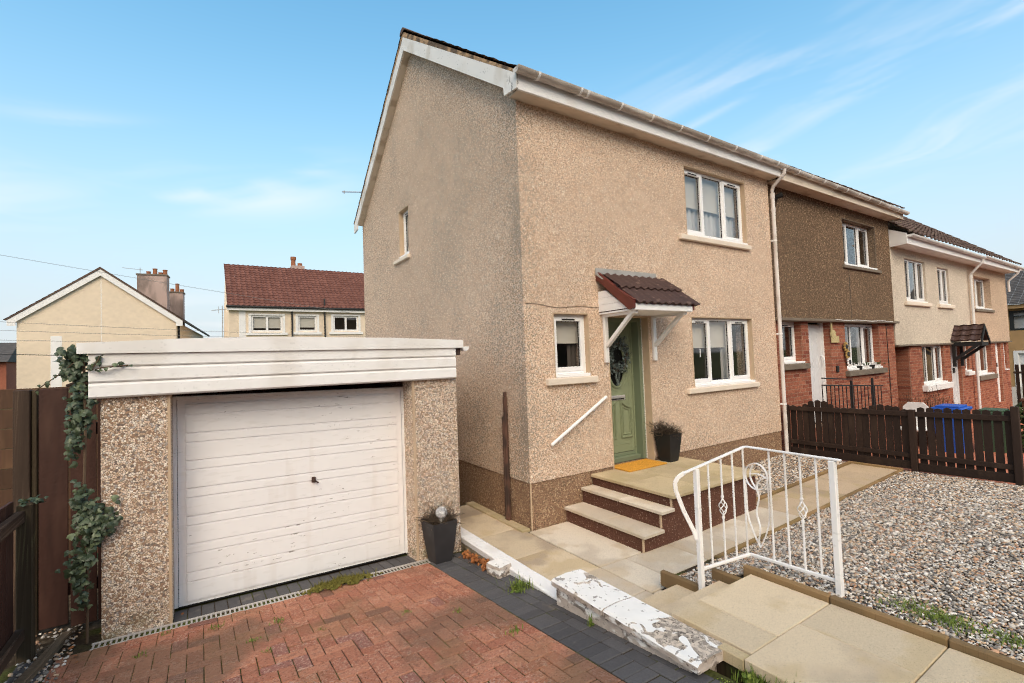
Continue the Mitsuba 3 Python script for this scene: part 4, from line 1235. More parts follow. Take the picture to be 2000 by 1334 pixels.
wb = thing('painted_wall', 'short wall with flaking white paint and a sloping worn coping beside the path', 'wall')
put('base', wavy_prism(dense([(-0.945, -0.15), (-0.690, -0.15), (-0.690, 0.247), (-0.945, 0.247)], .05), -2.93, -1.68, 50, amp=.007, seed=5, freq=12), 'flaking_paint', wb)
for q, (a, b) in enumerate(((-2.235, -1.66), (-3.00, -2.245))):
    put('coping', wavy_prism(dense([(-0.975, 0.25), (-0.660, 0.25), (-0.656, 0.288), (-0.675, 0.300), (-0.83, 0.312), (-0.960, 0.302), (-0.980, 0.290)], .04), a, b, 26, amp=.006, seed=8 + q, freq=11), 'flaking_paint', wb)
ls = thing('loose_stone', 'small block of white-painted stone lying against the kerb wall', 'stone')
bm = trimesh.creation.box((.17, .20, .115)).subdivide().subdivide().subdivide()
vv = np.array(bm.vertices); vv = vv * (1 - .12 * (np.abs(vv / [.085, .10, .0575]) ** 4).sum(1, keepdims=True) / 3) + .012 * (meshkit.fbm(vv * 22, 3, 9)[:, None] - .5)
Rz = np.array(T().translate([-0.93, -0.77, drive_z(-.93, -.77) + .055]).rotate([0, 0, 1], 12).matrix, float).reshape(4, 4)
put('block', MB().add(vv, np.array(bm.faces)).move(Rz), 'flaking_paint', ls, smooth=50)

# ------------------------------------------------------------------ white railing at the top of the steps
rl = thing('path_railing', 'white wrought iron railing with a rose ornament at the top of the path steps', 'railing')
p1, pc, p2 = np.array([0.060, -2.285]), np.array([0.445, -2.475]), np.array([0.425, -3.135])
zt1, ztc, zt2 = 1.125, 1.272, 1.272
zb1, zbc, zb2 = 0.315, 0.400, 0.425
def P3(p, z):
    return np.array([p[0], p[1], z])
put('post', MB().beam(P3(p1, 0.13), P3(p1, zt1 - .01), .04, .04, .004, up=(1, 0, 0)), 'white_metal', rl)
put('post', MB().beam(P3(p2, 0.28), P3(p2, zt2 - .01), .042, .042, .004, up=(1, 0, 0)), 'white_metal', rl)
over = p2 + (p2 - pc) / np.linalg.norm(p2 - pc) * .055
d1 = (p1 - pc) / np.linalg.norm(p1 - pc)
sl = (zt1 - ztc) / np.linalg.norm(p1 - pc)
curl = [P3(p1 + d1 * .10, zt1 + sl * .10), P3(p1 + d1 * .155, zt1 + sl * .155 - .012), P3(p1 + d1 * .185, zt1 + sl * .17 - .05), P3(p1 + d1 * .180, zt1 - .17), P3(p1 + d1 * .12, zt1 - .34), P3(p1 + d1 * .045, zt1 - .50), P3(p1 + d1 * .022, zt1 - .57)]
tr = MB().beam(P3(over, zt2), P3(pc, ztc), .036, .012, .004).beam(P3(pc, ztc - .001), P3(p1 + d1 * .11, zt1 + sl * .11), .036, .012, .004)
for a, b in zip(curl[:-1], curl[1:]):
    tr.beam(a, b + (b - a) * .04, .034, .012, .003, up=(0.45, 0.89, 0.0))
put('top_rail', tr, 'white_metal', rl)
put('bottom_rail', MB().beam(P3(p2, zb2), P3(pc, zbc), .022, .022, .003).beam(P3(pc, zbc), P3(p1, zb1), .022, .022, .003), 'white_metal', rl)


def bar(p, z0, z1, twist=False):
    b = MB()
    if not twist:
        b.beam(P3(p, z0), P3(p, z1), .0125, .0125, .002, up=(1, 0, 0))
        return put('bar', b, 'white_metal', rl)
    zm = z0 + (z1 - z0) * .52; h = .062
    b.beam(P3(p, z0), P3(p, zm - h), .0125, .0125, .002, up=(1, 0, 0)).beam(P3(p, zm + h), P3(p, z1), .0125, .0125, .002, up=(1, 0, 0))
    b.box(p[0] - .010, p[0] + .010, p[1] - .010, p[1] + .010, zm - h - .03, zm - h - .012, .003).box(p[0] - .010, p[0] + .010, p[1] - .010, p[1] + .010, zm + h + .012, zm + h + .03, .003)
    k = put('bar', b, 'white_metal', rl)
    c = MB(); t = np.linspace(0, 1, 14)
    for s in range(4):
        a = s * math.pi / 2 + t * math.pi * 1.1; r = .006 + .026 * np.sin(math.pi * t)
        c.tube(np.stack([p[0] + r * np.cos(a), p[1] + r * np.sin(a), zm - h + 2 * h * t], -1), .0042, 5)
    put('basket_twist', c, 'white_metal', k, smooth=50)


for q, t in enumerate((0.24, 0.50, 0.73, 0.955)):
    p = p1 + (pc - p1) * t
    bar(p, zb1 + (zbc - zb1) * t, zt1 + (ztc - zt1) * t, q == 1)
L2 = np.linalg.norm(p2 - pc)
for q, t in enumerate((0.305, 0.49, 0.66, 0.83)):
    p = pc + (p2 - pc) * t
    bar(p, zbc + (zb2 - zbc) * t, ztc, q == 2)
# the rose between the two bars
ra, rb_ = p1 + (pc - p1) * .975, pc + (p2 - pc) * .285
def RP(u, z):
    return P3(ra + (rb_ - ra) * u, z)
ro = key_of('rose', rl)
def ribbon(pts, w_=.018, t_=.0055):
    mb = MB(); pts = [np.asarray(q_) for q_ in pts]
    across = np.array([1.0, 0.0, 0.0])
    for a, b in zip(pts[:-1], pts[1:]):
        mb.beam(a, b + (b - a) * .06, w_, t_, 0, up=np.cross(b - a, across))
    return mb
tt = np.linspace(0, 2 * math.pi, 30)
head = ribbon([RP(.5 + .47 * math.cos(x), 1.045 + .105 * math.sin(x)) for x in tt])
scene[ro] = mikit.ply(head.get(), 'white_metal')
t1 = np.linspace(0, 1, 14)
put('petal', ribbon([RP(.36 - .18 * math.sin(math.pi * x) + .12 * x, 1.13 - .185 * x) for x in t1]), 'white_metal', ro)
put('petal', ribbon([RP(.24 + .68 * x, 1.055 + .018 * math.sin(math.pi * x) - .012 * x) for x in t1]), 'white_metal', ro)
put('petal', ribbon([RP(.92 - .42 * math.sin(x * 1.6), 1.045 - .10 * (1 - math.cos(x * 1.6))) for x in t1]), 'white_metal', ro)
t2 = np.linspace(0, 1, 22)
put('stem', ribbon([RP(.5 + .07 * math.sin(x * 11) * (1 - .3 * x), .945 - .44 * x) for x in t2]), 'white_metal', ro)
put('leaf', ribbon([RP(.03 + .02 * 0 + .50 * max(0, (x - .45) / .55) ** 1.7, 1.00 - .515 * x) for x in t2]), 'white_metal', ro)
put('leaf', ribbon([RP(.97 - .44 * max(0, (x - .45) / .55) ** 1.7, 1.00 - .515 * x) for x in t2], .012), 'white_metal', ro)

# ------------------------------------------------------------------ side gate, post, low fence on the left
gt = thing('side_gate', 'tall dark brown boarded gate between the garage and the old post', 'gate')
put('board', MB().box(-4.405, -4.228, .60, .622, 0.03, 1.955, .003, uv=(.55, .3)), 'gate_wood', gt)
put('board', MB().prism([(-4.212, .0), (-4.050, .0), (-4.050, 2.04), (-4.212, 1.972)], .601, .623, XZ, uv=(.75, .6)), 'gate_wood', gt)
put('board', MB().prism([(-4.040, .0), (-3.90, .0), (-3.90, 2.10), (-4.040, 2.05)], .602, .624, XZ, uv=(.45, .9)), 'gate_wood', gt)
put('capping', MB().beam((-4.235, .60, 1.972), (-3.97, .60, 2.092), .05, .022, .003), 'fence_wood', gt)
put('rail', MB().box(-4.40, -3.97, .625, .66, .25, .35, .003).box(-4.40, -3.97, .625, .66, 1.55, 1.65, .003), 'gate_wood', gt)
gp = thing('gate_post', 'weathered square wooden post with scuffed paint left of the tall gate', 'post')
put('post', MB().box(-4.545, -4.447, .56, .66, -.1, 1.955, .006), 'post_wood', gp)
put('batten', MB().box(-4.445, -4.412, .585, .645, 0.0, 1.95, .005), 'green_post_wood', gp)
lf = thing('low_side_fence', 'low brown boarded fence with a mossy post at the left edge of the drive', 'fence')
put('post', MB().box(-4.435, -4.345, .16, .25, -.05, 1.125, .008), 'green_post_wood', lf)
for z in (1.00, .16):
    put('rail', MB().box(-4.435, -4.385, -3.2, .155, z, z + .085, .004), 'post_wood', lf)
for q in range(20):
    y = 0.135 - q * .158
    put('board', MB().box(-4.462, -4.438, y - .145, y, .08, 1.17 + rng.normal(0, .006), .003, uv=(rng.random(), rng.random())), 'gate_wood', lf)
te = thing('timber_edging', 'weathered timber edging board lying along the soil beside the drive', 'edging')
put('board', MB().beam((-4.215, .50, -0.015), (-4.315, -.42, 0.075), .07, .05, .008), 'edging_wood', te)
bf = thing('garden_fence', 'sunlit orange-brown fence panel seen behind the weathered gate post', 'fence')
for q in range(9):
    put('board', MB().box(-8.2, -3.98, 2.40, 2.42, .05 + q * .21, .05 + q * .21 + .207, .003, uv=(rng.random(), rng.random())), 'far_fence_wood', bf)
put('post', MB().box(-4.74, -4.66, 2.30, 2.398, 0, 1.9, .004), 'green_post_wood', bf)

# ------------------------------------------------------------------ dark picket fence on the boundary
pk = thing('picket_fence', 'dark brown picket fence with scalloped top between the two front gardens', 'fence')
FX = 5.86
ftop = lambda y: 1.035 - .016 * (y + 1.5)
def fz(y):
    return 0.17 + (0.03 * (-1.9 - y) / 1.1 if y < -1.9 else 0)
for y in (-.045, -1.915, -3.03):
    put('post', MB().box(FX - .075, FX - .002, y - .04, y + .04, -.2, ftop(y) + (.12 if y < -3 else .02), .005, uv=(rng.random(), .5)), 'fence_wood', pk)
for ya, yb_ in ((-.09, -1.87), (-1.96, -2.985)):
    put('rail', MB().beam((FX - .024, ya, ftop(ya) - .045), (FX - .024, yb_, ftop(yb_) - .045), .040, .075, .004, uv=(.6, .5)), 'fence_wood', pk)
    put('rail', MB().beam((FX - .024, ya, .36), (FX - .024, yb_, .36), .040, .07, .004, uv=(.4, .5)), 'fence_wood', pk)
    put('gravel_board', MB().beam((FX - .03, ya, .195), (FX - .03, yb_, .215), .03, .12, .004, uv=(.3, .5)), 'fence_wood', pk)
y = -.10
while y > -2.97:
    if not (-1.96 < y - .05 < -1.87):
        ph = (y + .52) / 0.95 if y > -1.87 else (y + 2.42) / 0.95
        hump = .085 * math.cos(2 * math.pi * ph) if y > -1.0 else .055 * math.cos(2 * math.pi * (y + 1.48) / .98)
        if y < -1.9:
            hump = .02
        zt_ = ftop(y) + .03 + max(-.03, hump) + rng.normal(0, .006)
        w_ = .092 if y > -1.87 else .086
        sh = rng.normal(0, .003)
        pt = [(y - w_ + sh, .17), (y + sh, .17), (y + sh, zt_ - .012), (y - w_ / 2 + sh, zt_ + .006), (y - w_ + sh, zt_ - .012)]
        put('picket', MB().prism(pt, FX, FX + .018, YZ, uv=(rng.random(), rng.random())), 'fence_wood', pk)
    y -= .104

# ------------------------------------------------------------------ neighbouring terrace
def brick_wall(parent, X0, X1, Z0, Z1, y, openings, seed, skew=None, t=0.012, returns=True):
    """Stretcher-bond brickwork on the plane y: bricks proud of the mortar, as one part."""
    r = np.random.default_rng(seed)
    op = unary_union([sbox(*o) for o in openings]) if openings else Polygon()
    put('ground_wall', MB().prism(sbox(X0, Z0, X1, Z1).difference(op), y + .004, y + .25, XZ), 'house_mortar', parent)
    mb = MB(); z = Z0; row = 0
    while z < Z1:
        x = X0 - (0.1125 if row % 2 else 0)
        while x < X1:
            a, b, c, d_ = max(x, X0), min(x + .215, X1), z, min(z + .065, Z1)
            seg = [(a, b)]
            for o in openings:
                ox0, oz0, ox1, oz1 = o
                if c + .02 > oz0 and d_ - .02 < oz1:
                    new = []
                    for p, q in seg:
                        if q <= ox0 or p >= ox1:
                            new.append((p, q))
                        else:
                            if p < ox0: new.append((p, ox0))
                            if q > ox1: new.append((ox1, q))
                    seg = new
            for p, q in seg:
                if q - p > .02:
                    mb.box(p, q - (.010 if q < X1 else 0), y + r.normal(-.002, .0012), y + .05, c, d_, 0, uv=(r.random(), r.random()))
            x += .225
        z += .075; row += 1
    for ox0, oz0, ox1, oz1 in openings:           # brick returns in the reveals
        z = Z0; row = 0
        while z < min(oz1, Z1):
            if z > oz0 - .03:
                for xx, s in ((ox1, 1), (ox0, -1)):
                    mb.box(xx - .003 if s > 0 else xx - .02, xx + .02 if s > 0 else xx + .003, y + .012, y + .20, z, z + .065, 0, uv=(r.random() * .8, r.random()))
            z += .075; row += 1
    k = put('bricks', mb, 'house_brick', parent); labels[k] = {'kind': 'stuff'}


BY = 0.06
bh = thing('brown_house', 'middle terrace house with dark brown render above and red brick below', 'house')
X0, X1 = 5.692, 11.42
WBU, WBG, WBS, DB = (8.84, 10.55, 3.90, 4.96), (8.70, 10.50, 1.53, 2.58), (6.02, 6.80, 1.77, 2.60), (7.08, 8.00)
put('upper_wall', MB().prism(sbox(X0, 2.66, X1, 5.36).difference(sbox(WBU[0], WBU[2], WBU[1], WBU[3])), BY, BY + .3, XZ), 'dash_brown', bh)
put('ledge', MB().box(X0 + .005, X1 + .03, BY - .10, BY + .25, 2.605, 2.659, .006), 'dark_sill', bh)
brick_wall(bh, X0 + .03, X1 - .02, -.3, 2.60, BY + .02, [(WBG[0], WBG[2], WBG[1], 2.7), (WBS[0], WBS[2], WBS[1], 2.7), (DB[0], .45, DB[1], 2.7)], 11)
put('gable_end', MB().box(X1 - .3, X1 - .002, BY + .3, HD, -.3, 5.3).box(X0, X1, HD - .3, HD - .005, -.3, 5.36), 'dash_brown', bh)
put('movement_joint', MB().box(9.02, 9.035, BY - .003, BY + .01, 2.665, 3.83), 'black_rubber', bh)
M_ = mat4((1, 0, 0), (0, 1, 0), (0, 0, 1), (0, BY, 0))
w = window(bh, *WBU, [(.50, True), (.58, False), (.55, True)], M=M_, depth=.15, reveal='dark_sill', curtain=[(.12, .55, 'curtain'), (.9, 1, 'curtain_dark')], fr=.05)
sill(w, 8.72, 10.72, 3.83, 3.90, .05, 'dark_sill', M=M_, depth=.14)
w = window(bh, *WBG, [(.5, False), (.55, False), (.5, True)], M=M_, depth=.16, reveal=None, curtain=[(.0, .25, 'curtain'), (.25, .5, 'curtain_dark'), (.8, 1, 'curtain')], fr=.05)
sill(w, 8.60, 10.62, 1.41, 1.53, .07, 'dark_sill', M=M_, depth=.15)
w = window(bh, *WBS, [(1, True)], M=M_, depth=.16, reveal=None, curtain=[(.0, .4, 'curtain_dark')], fr=.05)
sill(w, 5.93, 6.90, 1.66, 1.77, .07, 'dark_sill', M=M_, depth=.15)
room(bh, 5.8, 11.2, -.2, 2.6, 3.5, y=.38); room(bh, 5.8, 11.2, 2.75, 5.2, 3.5, y=.38)
d = put('door', MB().box(DB[0] + .05, DB[1] - .05, BY + .19, BY + .24, .5, 2.56), 'grey_door', bh)
for q in range(4):
    xx = DB[0] + .08 + q * .2
    put('door_plank', MB().box(xx, xx + .19, BY + .182, BY + .192, .52, 2.54, .004), 'grey_door', d)
put('door_frame', MB().box(DB[0], DB[0] + .05, BY + .15, BY + .25, .45, 2.6).box(DB[1] - .05, DB[1], BY + .15, BY + .25, .45, 2.6), 'white_far', bh)
put('pull_handle', MB().tube([(7.86, BY + .16, 1.28), (7.87, BY + .11, 1.34), (7.86, BY + .10, 1.55), (7.87, BY + .11, 1.84), (7.86, BY + .16, 1.90)], .018, 8), 'white_clean', d, smooth=40)
put('soffit', MB().box(HW + .062, X1 + .02, -.20, BY, 5.225, 5.24), 'soffit_paint', bh)
put('fascia', MB().box(HW + .062, X1 + .10, -.232, -.202, 5.205, 5.40, .004), 'soffit_paint', bh)
put('eaves_box_end', MB().prism([(-.232, 5.205), (BY, 5.21), (.06, 5.40), (-.232, 5.40)], X1 + .075, X1 + .098, YZ), 'soffit_paint', bh)
gutter(bh, HW + .13, X1 + .16, -.295, 5.425, .062, 'gutter_pvc', [6.2, 6.7, 7.2, 7.75, 8.2, 8.75, 9.3, 9.85, 10.4, 10.95], .055)
sl_ = put('security_light', MB().box(5.93, 6.05, BY - .06, BY - .001, 4.93, 5.02, .02).tube([(5.99, BY - .05, 4.99), (6.04, BY - .15, 5.01)], [.04, .055], 10), 'black_rubber', bh)
put('vent_cover', MB().tube([(8.05, BY - .03, 2.34), (8.05, BY - .001, 2.34)], .10, 14).box(7.97, 8.30, BY - .025, BY - .001, 2.16, 2.30, .01).box(7.97, 8.01, BY - .03, BY - .001, 2.3, 2.62, .005), 'yellow_brass', bh)
put('doorbell', MB().box(8.16, 8.24, BY - .02, BY + .019, 1.52, 1.66, .01), 'black_rubber', bh)
cu = np.linspace(8.0, 11.0, 30)
put('cable', MB().tube(np.stack([cu, cu * 0 + BY - .105, 2.645 + .008 * np.sin(cu * 5)], -1), .007, 5), 'white_far', bh)
put('cable', MB().tube([(10.92, BY + .01, 2.6), (10.95, BY + .008, 0.2)], .008, 5), 'black_rubber', bh)
for q in range(3):
    so_ = thing('wall_ornament', ['dark round flower ornament with yellow petals, top of three by the brick house window', 'dark round flower ornament, middle of three by the brick house window', 'dark round ornament with a white flower, lowest of three by the brick house window'][q], 'ornament', 'ornaments beside the brick house window')
    c_ = (8.56 + .06 * q, BY - .03, 2.07 - .17 * q)
    b = MB()
    for a in np.arange(0, 6.28, .7):
        b.tube([(c_[0] + .05 * math.cos(a), c_[1], c_[2] + .05 * math.sin(a)), (c_[0] + .105 * math.cos(a), c_[1] - .01, c_[2] + .105 * math.sin(a))], [.026, .012], 6)
    put('petals', b, 'sunflower' if q < 2 else 'white_far', so_, smooth=40)
    put('centre', MB().tube([(c_[0], c_[1] - .03, c_[2]), (c_[0], c_[1] + .02, c_[2])], [.05, .07], 10), 'black_rubber', so_, smooth=40)
for q in range(4):
    fp = thing('sill_plant', ['black pot of pale flowers', 'pale pot of green leaves', 'second black pot of pale flowers', 'second pale pot of green leaves'][q] + ' on the brick house window sill, ' + ['first from the door', 'second from the door', 'third from the door', 'farthest from the door'][q], 'plant pot', 'little pots on the brick house sill')
    x = 9.25 + .33 * q
    put('pot', MB().tube([(x, BY - .01, 1.53), (x, BY - .01, 1.62)], [.045, .06], 8), 'white_far' if q % 2 else 'black_rubber', fp, smooth=40)
    b = MB()
    for s in range(12):
        o = rng.normal(0, .030, 3); b.tube([(x + o[0], BY - .01 + o[1], 1.62), (x + o[0] * 1.5, BY - .01 + o[1] * 1.5, 1.65 + abs(o[2]))], [.004, .012], 5)
    put('flowers', b, 'hedge_green' if q % 2 else 'white_far', fp)
mr_ = thing('black_railing', 'thin black metal railing in front of the brick house door', 'railing')
RY = -.62
for z in (1.395, 1.52):
    put('rail', MB().beam((5.95, RY, z - .0), (7.15 if z > 1.45 else 8.5, RY, z - .08 - (.08 if z < 1.45 else 0)), .02, .02), 'black_metal', mr_)
for q in range(17):
    x = 5.95 + q * .155
    put('baluster', MB().beam((x, RY, .05), (x, RY, 1.395 - (x - 5.95) * .064), .012, .012), 'black_metal', mr_)
for x in (7.10, 8.03):
    put('post', MB().beam((x, RY, .0), (x, RY, 1.42), .035, .035), 'black_metal', mr_)

# the lower pair of houses beyond the pend
CY = BY
def cream_house(key_label, xa, xb, up_mat, ups, eave_drop):
    h = thing('cream_house', key_label, 'house')
    put('upper_wall', MB().prism(sbox(xa, 2.07, xb, 4.75).difference(unary_union([sbox(u[0], u[2], u[1], u[3]) for u in ups])), CY, CY + .3, XZ), up_mat, h)
    put('ledge', MB().box(xa + .002, xb - .002, CY - .06, CY + .25, 2.025, 2.068, .004), 'dark_sill', h)
    return h


W1, W2, W3 = (12.32, 13.80, 3.20, 4.36), (14.78, 15.74, 3.20, 4.30), (18.2, 20.05, 3.17, 4.27)
c1 = cream_house('cream rendered terrace house over red brick with a tiled porch and an open passage', 11.425, 17.58, 'dash_cream', [W1, W2], 0)
c2 = cream_house('tan rendered house at the far end of the terrace with a white front door', 17.585, 22.1, 'dash_cream_brown', [W3], 0)
G1, DD, N1 = (13.25, 14.98, .93, 2.03), (15.55, 16.50), (16.85, 17.30, 1.15, 2.03)
brick_wall(c1, 12.36, 17.57, -1.0, 2.02, CY + .03, [(G1[0], G1[2], G1[1], 2.1), (DD[0], -.12, DD[1], 2.1), (N1[0], N1[2], N1[1], 2.1)], 21)
G2, D2 = (18.0, 19.75, .95, 2.03), (20.25, 20.95)
brick_wall(c2, 17.60, 22.0, -1.0, 2.02, CY + .03, [(G2[0], G2[2], G2[1], 2.1), (D2[0], -.15, D2[1], 2.1), (21.3, 1.0, 21.7, 2.1)], 22)
b = MB()
for q in range(38):
    b.box(12.352, 12.375, CY + .05, 3.0, -.95 + q * .08, -.95 + q * .08 + .068, uv=(rng.random(), rng.random()))
k = put('passage_bricks', b, 'house_brick', c1); labels[k] = {'kind': 'stuff'}
put('passage', MB().box(11.30, 11.42, .36, 6.6, -1, 2.02).box(11.42, 12.36, 4.0, 4.1, -1, 2.02).box(11.42, 12.36, .2, 4.0, 2.0, 2.06).box(12.375, 12.5, .1, 6.5, -1, 2.02), 'house_mortar', c1)
w = window(c1, *W1, [(.42, True), (.58, False), (.5, True)], M=M_, depth=.055, reveal='dash_cream', curtain=[(.0, 1, 'curtain_dark')], frame_mat='white_far')
sill(w, 12.15, 13.98, 3.10, 3.20, .07, 'concrete_sill', M=M_, depth=.05)
w = window(c1, *W2, [(.5, True), (.5, True)], M=M_, depth=.055, reveal='dash_cream', curtain=[(.0, .5, 'curtain_dark'), (.5, 1, 'curtain')], frame_mat='white_far')
sill(w, 14.62, 15.95, 3.10, 3.20, .07, 'concrete_sill', M=M_, depth=.05)
w = window(c2, *W3, [(.5, True), (.5, True)], M=M_, depth=.18, reveal='dash_cream_brown', curtain=[(0, 1, 'curtain')], frame_mat='white_far')
sill(w, 18.1, 20.2, 3.08, 3.17, .05, 'dark_sill', M=M_, depth=.17)
w = window(c1, *G1, [(.45, False), (.6, False), (.5, True)], M=M_, depth=.10, reveal=None, curtain=[(0, 1, 'curtain_dark')], frame_mat='white_far')
sill(w, 13.12, 15.15, .77, .93, .10, 'white_far', M=M_, depth=.09)
w = window(c1, *N1, [(1, False)], M=M_, depth=.10, reveal=None, curtain=[(0, 1, 'curtain_dark')], frame_mat='white_far')
sill(w, 16.78, 17.38, 1.03, 1.15, .07, 'white_far', M=M_, depth=.09)
w = window(c2, *G2, [(.5, True), (.5, True)], M=M_, depth=.16, reveal=None, curtain=[(0, 1, 'curtain')], frame_mat='white_far')
sill(w, 17.92, 19.9, .80, .95, .07, 'dark_sill', M=M_, depth=.15)
w = window(c2, 21.3, 21.7, 1.0, 2.03, [(1, True)], M=M_, depth=.1, reveal=None, frame_mat='white_far')
for h, dd, m_ in ((c1, DD, 'grey_door'), (c2, D2, 'white_far')):
    d = put('door', MB().box(dd[0], dd[1], CY + .12, CY + .17, -.12, 2.02, .004), m_, h)
    put('door_panel', MB().box(dd[0] + .12, dd[0] + .22, CY + .105, CY + .121, .2, 1.8, .004).box(dd[1] - .22, dd[1] - .12, CY + .105, CY + .121, .2, 1.8, .004), m_, d)
    put('knocker', MB().box((dd[0] + dd[1]) / 2 - .05, (dd[0] + dd[1]) / 2 + .05, CY + .08, CY + .119, 1.15, 1.30, .01), 'black_rubber', d)
for h, xa, xb in ((c1, 11.43, 17.57), (c2, 17.59, 22.08)):
    room(h, xa + .95 if h == c1 else xa, xb, -.8, 2.0, 3.5, y=.38); room(h, xa, xb, 2.1, 4.6, 3.5, y=.38)
    put('rear_wall', MB().box(xa, xb, HD - .3, HD, -1, 4.75), 'dash_cream', h)
    xg = xa - .0 if h == c1 else xa
    xe = xb + .12 if h == c2 else xb
    put('soffit', MB().box(xg, xe, -.28, CY, 4.60, 4.62), 'white_far', h)
    put('fascia', MB().box(xg, xe, -.305, -.281, 4.575, 4.80, .004), 'white_far', h)
    gutter(h, xg + .03 if h == c1 else xg, xe + .15 if h == c2 else xe, -.365, 4.80, .062, 'white_far', [xa + 1 + q for q in range(5)], .05, ends=h == c1)
    f1 = slope_frame((xg - .05 if h == c1 else xg, -.33, 4.86), (1, 0, 0), (0, 1, .80))
    W_ = (HD / 2 + .33) * math.hypot(1, .80)
    put('roof', tiled_slope(xe - xg + .1, W_, .30, .30, f1, amp=.03, lip=.022, jitter=.008, seed=int(xa)), 'roof_tile', h)
    f2 = slope_frame((xe, HD + .33, 4.86), (-1, 0, 0), (0, -1, .80))
    put('roof', tiled_slope(xe - xg + .1, W_, .6, .6, f2, amp=.03, seed=int(xa) + 1), 'roof_tile', h)
    zr = 4.6 + (HD / 2 + .3) * .80
    if h == c1:
        put('eaves_box_end', MB().prism([(-.305, 4.575), (CY, 4.56), (.9, 5.20), (.9, 5.42), (-.305, 4.84)], xg + .002, xg + .022, YZ), 'white_far', h)
    else:
        put('gable_wall', MB().prism([(CY + .3, -1), (HD, -1), (HD, 4.7), (HD / 2, zr), (CY + .3, 4.7)], xb - .3, xb, YZ), 'dash_cream_brown', h)
put('gable_wall', MB().prism([(CY + .301, 2.07), (HD, 2.07), (HD, 4.7), (HD / 2, zr), (CY + .301, 4.7)], 11.43, 11.7, YZ), 'dash_cream', c1)
put('downpipe', MB().tube([(17.50, -.36, 4.74), (17.50, -.35, 4.62), (17.53, -.05, 4.28), (17.53, -.03, 4.15), (17.50, -.03, -.6)], .036, 8).tube([(17.535, -.03, 4.22), (17.535, -.03, 4.12)], .045, 8), 'white_far', c1, smooth=40)
put('downpipe', MB().tube([(22.0, -.36, 4.70), (22.0, -.30, 4.55), (22.0, -.04, 4.30), (22.0, -.04, 3.9)], .036, 8), 'white_far', c2, smooth=40)
# tiled porch on a single brace
pr_ = thing('door_porch', 'dark brown gabled porch roof on timber brackets over the grey door of the cream house', 'porch')
for s in (-1, 1):
    f1 = slope_frame((15.98 + s * .44, CY if s < 0 else -.60, 2.10), (0, -1, 0) if s < 0 else (0, 1, 0), (-s, 0, 1.05))
    put('tile_slope', tiled_slope(.66, .64, .21, .22, f1, amp=.03, lip=.03, jitter=.004, seed=60 + s), 'canopy_tile', pr_)
    put('barge_board', MB().prism([(15.98 + s * .45, 2.06), (15.98, 2.575), (15.98, 2.47), (15.98 + s * .43, 1.98)], -.62, -.59, XZ), 'black_rubber', pr_)
    put('brace', MB().beam((15.98 + s * .36, CY - .03, 1.55), (15.98 + s * .36, -.50, 1.98), .07, .08).box(15.98 + s * .36 - .04, 15.98 + s * .36 + .04, CY - .07, CY, 1.35, 2.05), 'black_rubber', pr_)
put('beam', MB().box(15.58, 16.38, -.58, -.50, 1.96, 2.06).box(15.58, 15.66, -.50, CY, 1.96, 2.06).box(16.30, 16.38, -.50, CY, 1.96, 2.06).box(15.66, 16.30, -.50, CY - .07, 2.06, 2.08), 'black_rubber', pr_)

# bins and odds and ends behind the dark fence
def wheelie_bin(label, x, y, z, bsdf):
    k = thing('wheelie_bin', label, 'wheelie bin', 'bins behind the dark fence')
    b = MB(); v = []
    for zz_, hx, hy in ((z, .22, .17), (z + .92, .28, .215)):
        v += [(x - hx, y - hy, zz_), (x + hx, y - hy, zz_), (x + hx, y + hy, zz_), (x - hx, y + hy, zz_)]
    b.add(v, [[0, 3, 2, 1], [4, 5, 6, 7], [0, 1, 5, 4], [1, 2, 6, 5], [2, 3, 7, 6], [3, 0, 4, 7]])
    put('body', b, bsdf, k)
    put('lid', MB().box(x - .31, x + .32, y - .24, y + .24, z + .925, z + .985, .02).box(x - .24, x + .25, y - .18, y + .18, z + .984, z + 1.02, .02), bsdf, k)
    for s in (-1, 1):
        put('wheel', MB().tube([(x + .2, y + s * .19, z + .08), (x + .2, y + s * .23, z + .08)], .09, 12), 'black_rubber', k)


wheelie_bin('blue wheelie bin standing behind the dark picket fence', 9.0, -1.55, -.17, 'bin_blue')
wheelie_bin('dark green wheelie bin next to the blue bin', 9.9, -1.95, -.30, 'bin_green')
wheelie_bin('dark brown wheelie bin beyond the green one', 10.3, -2.55, -.05, 'bin_brown')
wp = thing('plastic_chair', 'white plastic chair just visible over the dark picket fence', 'chair')
wx, wy, wz = 8.2, -1.18, .0
put('seat', MB().box(wx - .22, wx + .22, wy - .22, wy + .22, wz + .42, wz + .46, .015), 'white_far', wp)
put('backrest', MB().prism([(wy - .22, wz + .46), (wy + .22, wz + .46), (wy + .20, wz + .84), (wy + .12, wz + .93), (wy - .12, wz + .93), (wy - .20, wz + .84)], wx + .19, wx + .22, YZ), 'white_far', wp)
for s in (-1, 1):
    for t in (-1, 1):
        put('leg', MB().beam((wx + s * .2, wy + t * .2, wz - .05), (wx + s * .19, wy + t * .19, wz + .42), .04, .04), 'white_far', wp)
hg = thing('low_hedge', 'low clipped green hedge behind the bins', 'hedge')
P = np.stack([rng.uniform(9.8, 14.5, 5200), rng.uniform(-3.1, -2.2, 5200), rng.uniform(-.3, .78, 5200)], -1)
v, f, uv = scatter_stones(P, .035, 77)
h_ = MB().add(v, f); h_.uvs[-1] = uv
k = put('foliage', h_, 'hedge_green', hg); labels[k] = {'kind': 'stuff'}
yf = thing('yard_fence', 'dark open paling fence at the far end of the terrace', 'fence')
for q in range(7):
    put('paling', MB().box(23.0, 23.03, .05 - q * .16, .15 - q * .16, -.9, 1.15), 'fence_wood', yf)
put('rail', MB().box(22.97, 22.999, -1.0, .2, .8, .88), 'fence_wood', yf)
